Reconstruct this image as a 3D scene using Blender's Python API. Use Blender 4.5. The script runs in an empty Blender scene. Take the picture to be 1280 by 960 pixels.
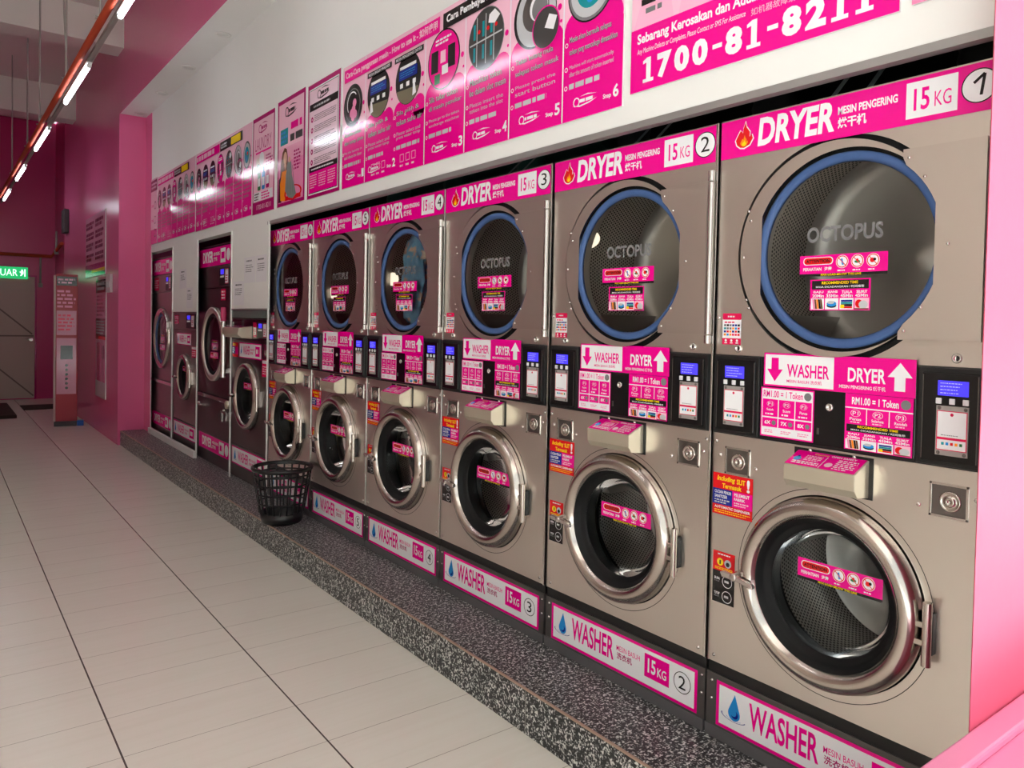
import bpy, math, random
from mathutils import Vector, Matrix
random.seed(7)
SC = bpy.context.scene
COL = SC.collection

# ------------------------------------------------------------------ camera
cd = bpy.data.cameras.new('camera')
cam = bpy.data.objects.new('camera', cd)
COL.objects.link(cam)
FPX, OX, OY = 949.2566, 641.67, 428.876
yaw, pitch, roll = 0.65256, -0.026149, 0.020163
fwd = Vector((math.sin(yaw) * math.cos(pitch), math.cos(yaw) * math.cos(pitch), math.sin(pitch)))
r0 = Vector((math.cos(yaw), -math.sin(yaw), 0))
u0 = r0.cross(fwd)
rt = r0 * math.cos(roll) + u0 * math.sin(roll)
up = u0 * math.cos(roll) - r0 * math.sin(roll)
m = Matrix((rt, up, -fwd)).transposed().to_4x4()
m.translation = Vector((-1.99196, -1.54156, 1.47432))
cam.matrix_world = m
cd.sensor_fit = 'HORIZONTAL'
cd.sensor_width = 36
cd.lens = FPX / 1280 * 36
cd.shift_x = (640 - OX) / 1280
cd.shift_y = (OY - 480) / 1280
cd.clip_start = 0.02
SC.camera = cam

# ------------------------------------------------------------------ light
SC.view_settings.view_transform = 'Standard'
SC.view_settings.look = 'None'
SC.view_settings.gamma = 1
SC.view_settings.use_curve_mapping = False
SC.view_settings.exposure = 0.3
SC.cycles.use_denoising = True
SC.cycles.max_bounces = 10
SC.cycles.diffuse_bounces = 5
SC.cycles.glossy_bounces = 5
SC.cycles.transparent_max_bounces = 10
SC.cycles.sample_clamp_indirect = 8
SC.cycles.caustics_reflective = False
SC.cycles.caustics_refractive = False

SKY = 1.0
SUN = 31.0
LAMP = 18.0
w = bpy.data.worlds.new('world')
SC.world = w
w.use_nodes = True
wn = w.node_tree
bg = wn.nodes['Background']
bg.inputs['Color'].default_value = (0.90, 0.98, 1.0, 1)
bg.inputs['Strength'].default_value = SKY
sd = bpy.data.lights.new('sun', 'SUN')
sd.energy = SUN
sd.angle = math.radians(1.5)
sd.color = (0.90, 1.0, 1.05)
so = bpy.data.objects.new('sun', sd)
COL.objects.link(so)
so.rotation_euler = Vector((0.25, 0.30, -1.0)).to_track_quat('-Z', 'Y').to_euler()
pdl = bpy.data.lights.new('street_portal', 'AREA')
pdl.shape = 'RECTANGLE'
pdl.size, pdl.size_y = 16, 3.6
pdl.cycles.is_portal = True
po = bpy.data.objects.new('street_portal', pdl)
COL.objects.link(po)
po.location = (-1, -3.55, 1.8)
po.rotation_euler = (math.radians(90), 0, 0)


# ------------------------------------------------------------------ materials
def lin(c):
    c = c / 255
    return c / 12.92 if c <= 0.04045 else ((c + 0.055) / 1.055) ** 2.4


MATS = {}


def M(name, rgb=(200, 200, 200), rough=0.5, metal=0.0, spec=0.5, emit=0.0, coat=0.0):
    if name in MATS:
        return MATS[name]
    mt = bpy.data.materials.new(name)
    mt.use_nodes = True
    b = mt.node_tree.nodes['Principled BSDF']
    c = tuple(lin(x) for x in rgb) + (1,)
    b.inputs['Base Color'].default_value = c
    b.inputs['Roughness'].default_value = rough
    b.inputs['Metallic'].default_value = metal
    b.inputs['Specular IOR Level'].default_value = spec
    if coat:
        b.inputs['Coat Weight'].default_value = coat
        b.inputs['Coat Roughness'].default_value = 0.08
    if emit:
        b.inputs['Emission Color'].default_value = c
        b.inputs['Emission Strength'].default_value = emit
    MATS[name] = mt
    return mt


class NT:
    """small helper to write node graphs"""

    def __init__(s, mt):
        s.t = mt.node_tree
        s.b = s.t.nodes.get('Principled BSDF')

    def n(s, typ, **kw):
        x = s.t.nodes.new(typ)
        for k, v in kw.items():
            setattr(x, k, v)
        return x

    def l(s, a, b):
        s.t.links.new(a, b)

    def math(s, op, a, b=None, c=None):
        x = s.n('ShaderNodeMath', operation=op)
        for i, v in enumerate((a, b, c)):
            if v is None:
                continue
            if isinstance(v, (int, float)):
                x.inputs[i].default_value = v
            else:
                s.l(v, x.inputs[i])
        return x.outputs[0]

    def mix(s, fac, a, b):
        x = s.n('ShaderNodeMix', data_type='RGBA')
        if isinstance(fac, (int, float)):
            x.inputs[0].default_value = fac
        else:
            s.l(fac, x.inputs[0])
        for i, v in ((6, a), (7, b)):
            if isinstance(v, tuple):
                x.inputs[i].default_value = v
            else:
                s.l(v, x.inputs[i])
        return x.outputs[2]

    def coords(s, kind='Object'):
        return s.n('ShaderNodeTexCoord').outputs[kind]

    def noise(s, vec, scale, detail=3, rough=0.55, stretch=None):
        if stretch:
            mp = s.n('ShaderNodeMapping')
            mp.inputs['Scale'].default_value = stretch
            s.l(vec, mp.inputs['Vector'])
            vec = mp.outputs[0]
        x = s.n('ShaderNodeTexNoise')
        x.inputs['Scale'].default_value = scale
        x.inputs['Detail'].default_value = detail
        x.inputs['Roughness'].default_value = rough
        s.l(vec, x.inputs['Vector'])
        return x.outputs['Fac']

    def ramp(s, fac, stops):
        x = s.n('ShaderNodeValToRGB')
        el = x.color_ramp.elements
        while len(el) < len(stops):
            el.new(0.5)
        for e, (p, c) in zip(el, stops):
            e.position = p
            e.color = c if len(c) == 4 else tuple(c) + (1,)
        s.l(fac, x.inputs[0])
        return x.outputs[0]


def C(*rgb):
    return tuple(lin(x) for x in rgb) + (1,)


def steel_mat(name, rgb, rough, rvar=0.10, axis=(2, 2, 60)):
    mt = M(name, rgb, rough, 1.0)
    k = NT(mt)
    co = k.coords()
    f = k.noise(co, 6, 4, 0.6, axis)
    big = k.noise(co, 1.7, 3, 0.5)
    s_ = k.math('ADD', k.math('MULTIPLY', f, rvar), k.math('MULTIPLY', big, rvar))
    k.l(k.math('ADD', s_, rough - rvar), k.b.inputs['Roughness'])
    base = C(*rgb)
    dark = tuple(x * 0.86 for x in base[:3]) + (1,)
    k.l(k.mix(big, base, dark), k.b.inputs['Base Color'])
    bp = k.n('ShaderNodeBump')
    bp.inputs['Strength'].default_value = 0.06
    bp.inputs['Distance'].default_value = 0.002
    k.l(f, bp.inputs['Height'])
    k.l(bp.outputs[0], k.b.inputs['Normal'])
    return mt


STEEL = steel_mat('brushed_steel', (236, 229, 221), 0.33, 0.10, (2, 60, 2))
STEELD = steel_mat('door_steel', (230, 222, 214), 0.36, 0.10, (2, 2, 60))
CHROME = steel_mat('ring_steel', (205, 196, 188), 0.20, 0.05, (3, 3, 3))
BRIGHT = M('polished_steel', (215, 210, 205), 0.22, 1.0)
DSTEEL = M('dull_steel', (120, 114, 110), 0.45, 1.0)
KICK = M('kick_steel', (110, 106, 104), 0.5, 0.8)
BLACK = M('black_plastic', (16, 16, 18), 0.35)
GLOSSBLACK = M('gloss_black_panel', (9, 9, 12), 0.16)
RUBBER = M('black_rubber', (15, 15, 16), 0.55, 0, 0.25)
BLUE = M('blue_gasket', (66, 92, 140), 0.5, 0, 0.3)
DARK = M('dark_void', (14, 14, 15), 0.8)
WHITE = M('print_white', (238, 236, 240), .11)
MAG = M('print_magenta', (238, 0, 142), .11)
MAGD = M('print_dark_magenta', (176, 16, 104), .11)
PINKL = M('print_light_pink', (246, 190, 212), .11)
PINKM = M('print_mid_pink', (238, 140, 182), .11)
PBLACK = M('print_black', (24, 20, 22), .11)
GREYP = M('print_grey', (120, 118, 120), .11)
GREYL = M('print_light_grey', (190, 190, 194), .11)
YEL = M('print_yellow', (250, 214, 20), .11)
ORANGE = M('print_orange', (250, 140, 20), .11)
RED = M('print_red', (222, 22, 30), .11)
BLUEP = M('print_blue', (26, 40, 140), .11)
SKYB = M('print_sky_blue', (40, 140, 214), .11)
TEALP = M('print_teal', (20, 140, 150), .11)
GREENP = M('print_green', (40, 120, 70), .11)
SKIN = M('print_skin', (226, 176, 150), .11)
BROWNP = M('print_brown', (110, 66, 44), .11)
SCREEN = M('screen_blue', (60, 50, 215), 0.25, emit=0.9)
SCREENT = M('screen_text', (150, 150, 240), 0.3, emit=0.8)
BUTTON = M('button_white', (226, 224, 226), 0.4)
TUBE = M('lamp_tube', (240, 247, 255), 0.4, emit=LAMP)
SOFTW = M('lamp_housing', (205, 205, 205), 0.5)
GREYRAIL = M('grey_rail', (150, 146, 142), 0.5)
ORPIPE = M('orange_pipe', (184, 72, 46), 0.7, 0, .2)
ALU = M('aluminium_trim', (170, 168, 166), 0.4, 0.7)
PAPER = M('paper_white', (228, 224, 228), 0.7)
BASKET = M('basket_plastic', (17, 17, 19), 0.38)
TEAL = M('teal_duct', (44, 96, 88), 0.6)
DUCT = M('duct_grey', (62, 62, 64), 0.6)
BRACE = M('brace_grey', (140, 146, 150), 0.5)
DOORP = M('door_paint', (186, 172, 160), 0.5)
DOORG = M('door_groove', (120, 108, 100), 0.6)
MATM = M('mat_brown', (58, 46, 38), 0.9)
GREENEX = M('exit_green', (24, 176, 100), 0.4, emit=0.9)
EXW = M('exit_white', (226, 255, 240), 0.4, emit=1.2)
CREAMGLOW = M('drum_lamp_lens', (255, 240, 214), .4, emit=1.1)  # glowing cream for the bright spots added in dryer windows
BLUEB = M('blue_plastic', (24, 96, 190), 0.4)
SOAPB = M('soap_drawer', (206, 196, 176), 0.35, 0.6)
PINKR = M('print_red_pink', (224, 24, 84), .11)


def paint(name, rgb, rough=0.3, spec=0.5, bump=0.02):
    mt = M(name, rgb, rough, 0, spec)
    k = NT(mt)
    co = k.coords()
    f = k.noise(co, 2.2, 4)
    base = C(*rgb)
    d = tuple(x * 0.93 for x in base[:3]) + (1,)
    k.l(k.mix(f, base, d), k.b.inputs['Base Color'])
    bp = k.n('ShaderNodeBump')
    bp.inputs['Strength'].default_value = 0.25
    bp.inputs['Distance'].default_value = bump * 0.2
    k.l(k.noise(co, 9, 3), bp.inputs['Height'])
    k.l(bp.outputs[0], k.b.inputs['Normal'])
    return mt


WALLW = paint('white_wall_paint', (236, 234, 231), 0.55)
CEILW = paint('ceiling_paint', (224, 218, 214), 0.7)
PINK = paint('pink_gloss_paint', (230, 104, 156), 0.22)
MAGW = paint('magenta_wall_paint', (200, 46, 116), 0.3)
PARTP = paint('partition_pink_paint', (232, 110, 140), 0.4, 0.06)
LEDGE = paint('pale_pink_paint', (246, 150, 190), 0.3)
CONC = paint('concrete', (150, 146, 140), 0.8)
PLINTHM = paint('plinth_concrete', (92, 90, 92), 0.7)


def floor_mat():
    mt = M('floor_tile', (222, 212, 200), 0.28)
    k = NT(mt)
    co = k.coords()
    sp = k.n('ShaderNodeSeparateXYZ')
    k.l(co, sp.inputs[0])
    fx = k.math('FRACT', k.math('DIVIDE', k.math('ADD', sp.outputs[0], 30 * 0.596 + 1.490), 0.596))
    fy = k.math('FRACT', k.math('DIVIDE', k.math('ADD', sp.outputs[1], 30 - 2.417), 0.3))
    ex = k.math('MINIMUM', fx, k.math('SUBTRACT', 1.0, fx))
    ey = k.math('MINIMUM', fy, k.math('SUBTRACT', 1.0, fy))
    lx = k.math('LESS_THAN', ex, 0.0030 / 0.596)
    ly = k.math('LESS_THAN', ey, 0.0011 / 0.3)
    st = k.noise(co, 1.0, 5, 0.6, (1.2, 38, 1))
    st2 = k.noise(co, 1.0, 3, 0.6, (0.7, 9, 1))
    st = k.math('ADD', k.math('MULTIPLY', st, 0.65), k.math('MULTIPLY', st2, 0.35))
    base = k.ramp(st, [(0.2, C(231, 227, 214)), (0.5, C(237, 233, 222)), (0.8, C(240, 237, 227))])
    c1 = k.mix(ly, base, C(150, 138, 124))
    c2 = k.mix(lx, c1, C(92, 84, 78))
    k.l(c2, k.b.inputs['Base Color'])
    k.l(k.math('ADD', 0.2, k.math('MULTIPLY', st, 0.08)), k.b.inputs['Roughness'])
    bp = k.n('ShaderNodeBump')
    bp.inputs['Strength'].default_value = 0.08
    bp.inputs['Distance'].default_value = 0.002
    k.l(k.math('SUBTRACT', st, k.math('MAXIMUM', lx, ly)), bp.inputs['Height'])
    k.l(bp.outputs[0], k.b.inputs['Normal'])
    return mt


def granite_mat():
    mt = M('speckled_granite', (60, 60, 62), 0.35)
    k = NT(mt)
    co = k.coords()
    f = k.noise(co, 130, 2, 0.5)
    f2 = k.noise(co, 62, 2, 0.5)
    g = k.ramp(k.math('ADD', k.math('MULTIPLY', f, 0.6), k.math('MULTIPLY', f2, 0.4)),
               [(0.44, C(22, 23, 25)), (0.505, C(44, 46, 48)), (0.54, C(120, 123, 123)), (0.585, C(222, 224, 220))])
    sp = k.n('ShaderNodeSeparateXYZ')
    k.l(co, sp.inputs[0])
    fy = k.math('FRACT', k.math('DIVIDE', k.math('ADD', sp.outputs[1], 30.3), 0.605))
    ey = k.math('MINIMUM', fy, k.math('SUBTRACT', 1.0, fy))
    k.l(k.mix(k.math('LESS_THAN', ey, 0.0016 / 0.605), g, C(150, 148, 142)), k.b.inputs['Base Color'])
    return mt


def perf_mat(name, rgb, pitch, rad, rough=0.35):
    """perforated sheet: hexagonal dot pattern on the UVs (metres)"""
    mt = M(name, rgb, rough, 1.0)
    k = NT(mt)
    uv = k.coords('UV')
    sp = k.n('ShaderNodeSeparateXYZ')
    k.l(uv, sp.inputs[0])

    def dots(ox, oy):
        a = k.math('SUBTRACT', k.math('FRACT', k.math('ADD', k.math('DIVIDE', sp.outputs[0], pitch), ox)), 0.5)
        b = k.math('SUBTRACT', k.math('FRACT', k.math('ADD', k.math('DIVIDE', sp.outputs[1], pitch * 1.732), oy)), 0.5)
        b = k.math('MULTIPLY', b, 1.732)
        d = k.math('SQRT', k.math('ADD', k.math('MULTIPLY', a, a), k.math('MULTIPLY', b, b)))
        return k.math('LESS_THAN', d, rad)
    h = k.math('MAXIMUM', dots(10, 10), dots(10.5, 10.5))
    k.l(k.mix(h, C(*rgb), C(10, 10, 10)), k.b.inputs['Base Color'])
    k.l(k.math('SUBTRACT', 1.0, h), k.b.inputs['Metallic'])
    return mt


def glass_mat(name, tint, ior=1.45):
    mt = bpy.data.materials.new(name)
    mt.use_nodes = True
    t = mt.node_tree
    t.nodes.remove(t.nodes['Principled BSDF'])
    out = t.nodes['Material Output']
    tr = t.nodes.new('ShaderNodeBsdfTransparent')
    tr.inputs[0].default_value = tint + (1,)
    gl = t.nodes.new('ShaderNodeBsdfGlossy')
    gl.inputs['Roughness'].default_value = 0.03
    fr = t.nodes.new('ShaderNodeFresnel')
    fr.inputs[0].default_value = ior
    mx = t.nodes.new('ShaderNodeMixShader')
    t.links.new(fr.outputs[0], mx.inputs[0])
    t.links.new(tr.outputs[0], mx.inputs[1])
    t.links.new(gl.outputs[0], mx.inputs[2])
    t.links.new(mx.outputs[0], out.inputs[0])
    MATS[name] = mt
    return mt


FLOOR = floor_mat()
GRANITE = granite_mat()
PERFD = perf_mat('perforated_dryer_drum', (214, 208, 198), 0.0135, 0.30, 0.5)
PERFW = perf_mat('perforated_washer_drum', (190, 188, 186), 0.0125, 0.30, 0.25)
DGLASS = glass_mat('dryer_glass', (0.86, 0.85, 0.84))
WGLASS = glass_mat('washer_glass', (0.86, 0.87, 0.87), 1.22)
DRUMBACK = M('drum_back_steel', (206, 202, 196), 0.42, 0.9)


def cloth_mat():
    mt = M('printed_blue_cloth', (96, 160, 206), 0.85)
    k = NT(mt)
    co = k.coords()
    f = k.noise(co, 14, 3)
    c = k.ramp(f, [(0.40, C(128, 196, 240)), (0.54, C(150, 212, 248)), (0.58, C(240, 206, 184)), (0.66, C(244, 232, 216))])
    k.l(c, k.b.inputs['Base Color'])
    return mt


CLOTH = cloth_mat()


# ------------------------------------------------------------------ mesh building
class MB:
    def __init__(s):
        s.v, s.f, s.mi, s.sm, s.uv = [], [], [], [], {}
        s.mats = []

    def mid(s, mat):
        if mat not in s.mats:
            s.mats.append(mat)
        return s.mats.index(mat)

    def add(s, verts, faces, mat, smooth=False, uvs=None):
        o = len(s.v)
        s.v += [tuple(p) for p in verts]
        i = s.mid(mat)
        for k, f in enumerate(faces):
            if uvs:
                s.uv[len(s.f)] = uvs[k]
            s.f.append(tuple(o + j for j in f))
            s.mi.append(i)
            s.sm.append(smooth)
        return s

    def box(s, x0, x1, y0, y1, z0, z1, mat):
        v = [(x, y, z) for x in (x0, x1) for y in (y0, y1) for z in (z0, z1)]
        f = [(0, 1, 3, 2), (4, 6, 7, 5), (0, 4, 5, 1), (2, 3, 7, 6), (0, 2, 6, 4), (1, 5, 7, 3)]
        return s.add(v, f, mat)

    def tube(s, pts, r, mat, n=12, closed=False, smooth=True, r1=None):
        pts = [Vector(p) for p in pts]
        rings = []
        N = len(pts)
        for i, p in enumerate(pts):
            a = pts[i - 1] if (i or closed) else p
            b = pts[(i + 1) % N] if (i < N - 1 or closed) else p
            t = (b - a).normalized()
            q = Vector((0, 0, 1)) if abs(t.z) < 0.9 else Vector((1, 0, 0))
            e1 = t.cross(q).normalized()
            e2 = t.cross(e1)
            rr = r if r1 is None else r + (r1 - r) * i / (N - 1)
            rings.append([p + (e1 * math.cos(2 * math.pi * k / n) + e2 * math.sin(2 * math.pi * k / n)) * rr for k in range(n)])
        v = [p for g in rings for p in g]
        f = []
        for i in range(N if closed else N - 1):
            j = (i + 1) % N
            for k in range(n):
                l = (k + 1) % n
                f.append((i * n + k, i * n + l, j * n + l, j * n + k))
        s.add(v, f, mat, smooth)
        if not closed:
            s.add(rings[0], [tuple(range(n))], mat)
            s.add(rings[-1], [tuple(reversed(range(n)))], mat)
        return s

    def lathe(s, c, prof, mat, n=64, axis='x', smooth=True, a0=0, a1=2 * math.pi):
        """profile [(radius, offset along axis)] round the x axis (y/z plane) or z axis"""
        c = Vector(c)
        full = abs(a1 - a0 - 2 * math.pi) < 1e-6
        m_ = n if full else n + 1
        v = []
        arc = [0]
        for (ra, xa), (rb, xb) in zip(prof, prof[1:]):
            arc.append(arc[-1] + math.hypot(rb - ra, xb - xa))
        for r, x in prof:
            for k in range(m_):
                a = a0 + (a1 - a0) * k / n
                if axis == 'x':
                    v.append(c + Vector((x, r * math.cos(a), r * math.sin(a))))
                else:
                    v.append(c + Vector((r * math.cos(a), r * math.sin(a), x)))
        f, uv = [], []
        for i in range(len(prof) - 1):
            ru = max(prof[i][0], prof[i + 1][0])
            for k in range(n):
                l = (k + 1) % m_
                f.append((i * m_ + k, i * m_ + l, (i + 1) * m_ + l, (i + 1) * m_ + k))
                ua, ub = ru * (a1 - a0) * k / n, ru * (a1 - a0) * (k + 1) / n
                uv.append([(ua, arc[i]), (ub, arc[i]), (ub, arc[i + 1]), (ua, arc[i + 1])])
        return s.add(v, f, mat, smooth, uv)

    def disc(s, c, r, mat, n=64, axis='x', planar=False):
        c = Vector(c)
        v = []
        for k in range(n):
            a = 2 * math.pi * k / n
            v.append(c + (Vector((0, r * math.cos(a), r * math.sin(a))) if axis == 'x' else Vector((r * math.cos(a), r * math.sin(a), 0))))
        uv = [[(r * math.cos(2 * math.pi * k / n) + 2, r * math.sin(2 * math.pi * k / n) + 2) for k in range(n)]] if planar else None
        return s.add(v, [tuple(range(n))], mat, False, uv)

    def prism(s, poly, d0, d1, fn, mat):
        """poly (u, v) extruded between depths d0, d1 through fn(u, v, d)"""
        n = len(poly)
        v = [fn(a, b, d0) for a, b in poly] + [fn(a, b, d1) for a, b in poly]
        f = [tuple(range(n)), tuple(reversed(range(n, 2 * n)))]
        f += [(i, (i + 1) % n + 0, (i + 1) % n + n, i + n)[::-1] for i in range(n)]
        return s.add(v, f, mat)

    def build(s, name, parent=None, bevel=0.0, fixn=True):
        me = bpy.data.meshes.new(name)
        me.from_pydata(s.v, [], s.f)
        for mt in s.mats:
            me.materials.append(mt)
        me.polygons.foreach_set('material_index', s.mi)
        me.polygons.foreach_set('use_smooth', s.sm)
        if s.uv:
            ul = me.uv_layers.new(name='UVMap')
            for fi, cs in s.uv.items():
                p = me.polygons[fi]
                for li, c in zip(p.loop_indices, cs):
                    ul.data[li].uv = c
        me.update()
        o = bpy.data.objects.new(name, me)
        COL.objects.link(o)
        if parent:
            o.parent = parent
        if bevel:
            bv = o.modifiers.new('edge', 'BEVEL')
            bv.width = bevel
            bv.segments = 2
            bv.limit_method = 'ANGLE'
            bv.angle_limit = math.radians(50)
        return o


def empty(name, loc, label=None, cat=None, group=None):
    o = bpy.data.objects.new(name, None)
    COL.objects.link(o)
    o.location = loc
    o.empty_display_size = 0.1
    return tag(o, label, cat, group)


def tag(o, label=None, cat=None, group=None, kind=None):
    if label:
        o['label'] = label
    if cat:
        o['category'] = cat
    if group:
        o['group'] = group
    if kind:
        o['kind'] = kind
    return o


def struct(o, label=None):
    o['kind'] = 'structure'
    if label:
        o['label'] = label
        o['category'] = o.name.split('_')[0]
    return o


def copy_tree(o, parent=None):
    c = o.copy()
    COL.objects.link(c)
    if parent:
        c.parent = parent
    for ch in list(o.children):
        copy_tree(ch, c)
    return c


# ------------------------------------------------------------------ lettering
TXT = {}


def glyphs(s, bold=0.0, shear=0.0, serif=False):
    key = (s, bold, shear)
    if key in TXT:
        return TXT[key]
    cu = bpy.data.curves.new('t', 'FONT')
    cu.body = s
    cu.offset = bold
    cu.shear = shear
    cu.resolution_u = 3
    ob = bpy.data.objects.new('t', cu)
    COL.objects.link(ob)
    dg = bpy.context.evaluated_depsgraph_get()
    me = ob.evaluated_get(dg).to_mesh()
    vs = [(v.co.x, v.co.y) for v in me.vertices]
    fs = [tuple(p.vertices) for p in me.polygons]
    ob.evaluated_get(dg).to_mesh_clear()
    bpy.data.objects.remove(ob)
    bpy.data.curves.remove(cu)
    if vs:
        x0, x1 = min(v[0] for v in vs), max(v[0] for v in vs)
        y0, y1 = min(v[1] for v in vs), max(v[1] for v in vs)
        vs = [((x - x0) / max(x1 - x0, 1e-6), (y - y0) / max(y1 - y0, 1e-6)) for x, y in vs]
    TXT[key] = (vs, fs)
    return TXT[key]


class Decal:
    """flat print: shapes in (u, v), each layer a hair above the last; fn(u, v, h) -> point"""

    def __init__(s, fn, step=0.00035):
        s.fn, s.mb, s.st = fn, MB(), step

    def poly(s, pts, mat, L=0):
        s.k = (getattr(s, 'k', 0) + 1) % 13
        s.mb.add([s.fn(u, v, L * s.st + s.k * 1.4e-5) for u, v in pts], [tuple(range(len(pts)))], mat)

    def rect(s, u0, v0, u1, v1, mat, L=0):
        s.poly([(u0, v0), (u1, v0), (u1, v1), (u0, v1)], mat, L)

    def frame(s, u0, v0, u1, v1, t, mat, L=0):
        s.rect(u0, v0, u1, v0 + t, mat, L)
        s.rect(u0, v1 - t, u1, v1, mat, L)
        s.rect(u0, v0 + t, u0 + t, v1 - t, mat, L)
        s.rect(u1 - t, v0 + t, u1, v1 - t, mat, L)

    def disc(s, u, v, r, mat, L=0, ry=None, n=28, a0=0, a1=2 * math.pi):
        ry = ry or r
        s.poly([(u + r * math.cos(a0 + (a1 - a0) * k / n), v + ry * math.sin(a0 + (a1 - a0) * k / n)) for k in range(n)], mat, L)

    def ring(s, u, v, r0, r1, mat, L=0, n=32, a0=0, a1=2 * math.pi, sq=1.0):
        m_ = n + 1
        vs = []
        for r in (r0, r1):
            for k in range(m_):
                a = a0 + (a1 - a0) * k / n
                vs.append(s.fn(u + r * math.cos(a), v + sq * r * math.sin(a), L * s.st))
        s.mb.add(vs, [(k, k + 1, m_ + k + 1, m_ + k) for k in range(n)], mat)

    def rrect(s, u0, v0, u1, v1, r, mat, L=0):
        p = []
        for cx, cy, a in ((u1 - r, v1 - r, 0), (u0 + r, v1 - r, 90), (u0 + r, v0 + r, 180), (u1 - r, v0 + r, 270)):
            for k in range(5):
                t = math.radians(a + 22.5 * k)
                p.append((cx + r * math.cos(t), cy + r * math.sin(t)))
        s.poly(p, mat, L)

    def line(s, u0, v0, u1, v1, t, mat, L=0):
        d = Vector((u1 - u0, v1 - v0)).normalized() * t / 2
        s.poly([(u0 - d.y, v0 + d.x), (u0 + d.y, v0 - d.x), (u1 + d.y, v1 - d.x), (u1 - d.y, v1 + d.x)], mat, L)

    def text(s, t, u0, v0, u1, v1, mat, L=1, bold=0.0, shear=0.0):
        vs, fs = glyphs(t, bold, shear)
        s.mb.add([s.fn(u0 + x * (u1 - u0), v0 + y * (v1 - v0), L * s.st) for x, y in vs], fs, mat)

    def scrawl(s, u0, v0, u1, v1, rows, mat, L=1, fill=0.55, rnd=None):
        """small print too fine to read: rows of word-length strokes"""
        rnd = rnd or random.Random(int((u0 + v0) * 1e4))
        h = (v1 - v0) / rows
        for r in range(rows):
            vb = v1 - (r + 1) * h + h * (1 - fill) / 2
            x = u0
            end = u1 - (u1 - u0) * (0.35 * rnd.random() if r == rows - 1 or rnd.random() < 0.3 else 0.03)
            while x < end:
                wl = h * fill * (0.9 + 2.6 * rnd.random())
                s.rect(x, vb, min(x + wl, end), vb + h * fill, mat, L)
                x += wl + h * 0.35

    def build(s, name, parent=None, back=None):
        return s.mb.build(name, parent)


# ================================================================== SETTING
YE = 8.0          # end of the machine alcove
YF = 13.9          # far wall
ZC = 4.78          # main ceiling
ZS = 3.74          # soffit over the machines
XL = -4.6          # opposite wall
XF = -0.33         # fascia / side wall plane
XW = -0.05         # white wall plane

o = MB().box(XL - .2, 1.5, -0.8, YF + .2, -0.1, 0, FLOOR).box(-9, 8, -3.6, -0.8, -0.1, -0.0005, FLOOR).build('floor')
struct(o)
o = MB().box(-30, 30, -30, -3.6, -0.14, -0.02, CONC).build('ground')
struct(o)
o = MB().box(-30, 30, -16, -15, 0, 7.5, WALLW).build('wall_sky_blocker'); struct(o)  # unseen building front added to block low sky and bounce light in
o = MB().box(XL - .2, XF, -0.8, YF + .2, ZC, ZC + .1, CEILW).build('ceiling')
struct(o)
o = MB().box(-9, 8, -3.5, -0.9, 3.75, 3.9, CEILW).build('ceiling_walkway')
struct(o)
# soffit with its fascia (one dropped box over the alcove)
b = MB()
b.box(XF + .006, 1.5, -0.820, YE, ZS, ZS + .08, WALLW)
o = b.build('ceiling_soffit'); struct(o)
o = MB().box(XF, XF + .006, -0.820, YE, ZS - .002, ZC, PINK).build('wall_fascia'); struct(o)
# white wall above the machines: one board with the machine openings left out
b = MB()
b.box(XW, .03, -0.820, YE, 2.180, ZS, WALLW)
b.box(XW, XW + .006, 5.82, 6.73, 1.535, 2.18, WALLW)       # over the far washer
b.box(XW, XW + .006, 3.94, 4.805, 1.535, 2.18, WALLW)      # over the near single washer
b.box(XW, XW + .006, 7.70, YE, 0.162, 2.18, WALLW)
o = b.build('wall_right'); struct(o)
# grey edge trim along the lower lip of the wall and round the openings
b = MB()
b.box(XW - .003, XW + .03, -0.820, 3.985, 2.158, 2.181, ALU)
o = b.build('trim_1'); struct(o)
b = MB()
for y in (6.733, 5.815, 4.811, 3.946):
    b.box(XW - .008, XW + .002, y - .007, y + .007, .162, 2.18, WALLW)
b.box(XW - .006, XW, 5.823, 6.725, 1.520, 1.545, WALLW)
b.box(XW - .003, XW, 3.954, 4.803, 1.535, 1.547, ALU)
o = b.build('trim_2'); struct(o)
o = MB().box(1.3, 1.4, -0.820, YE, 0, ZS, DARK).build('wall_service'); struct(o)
o = MB().box(XW - .006, XW + .01, 7.715, YE, .162, ZS, PINK).build('trim_5'); struct(o)
# pink end wall of the alcove and the purple-pink side wall running on
o = MB().box(XF, 1.4, YE, 12.5, 0, ZC, PINK).build('wall_end'); struct(o)
o = MB().box(XF + .03, 1.4, 12.5, YF + .2, 0, ZC, MAGW).build('wall_passage'); struct(o)
o = MB().box(XL - .2, XF + .2, YF, YF + .2, 0, ZC, MAGW).build('wall_far'); struct(o)
b = MB()
b.box(XL - .2, XL, -0.8, 8.2, 0, ZC, paint('beige_wall_paint', (226, 214, 202), .55))
b.box(XL - .2, XL, 8.2, YF, 0, ZC, MAGW)
o = b.build('wall_left'); struct(o)
# street-side partition that ends the row and the low ledge at its foot
o = MB().prism([(-.202, -.860), (7.5, -.860), (7.5, -.824), (-.085, -.824), (-.197, -.856)], 0, ZC, lambda u, v, d: Vector((u, v, d)), PARTP).build('wall_front'); struct(o)
b = MB()
b.box(-.62, 5.5, -1.30, -0.862, 0, .590, LEDGE)
b.box(-.62, 5.5, -.918, -0.862, .590, .612, LEDGE)
o = b.build('wall_ledge', bevel=.006); struct(o)
o = MB().box(-9, XL - .0, -0.9, -0.7, 0, ZC, WALLW).build('wall_front_left'); struct(o)
o = MB().box(XL, 7.5, -0.95, -0.75, 3.70, ZC + .1, WALLW).build('wall_front_header'); struct(o)
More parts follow.
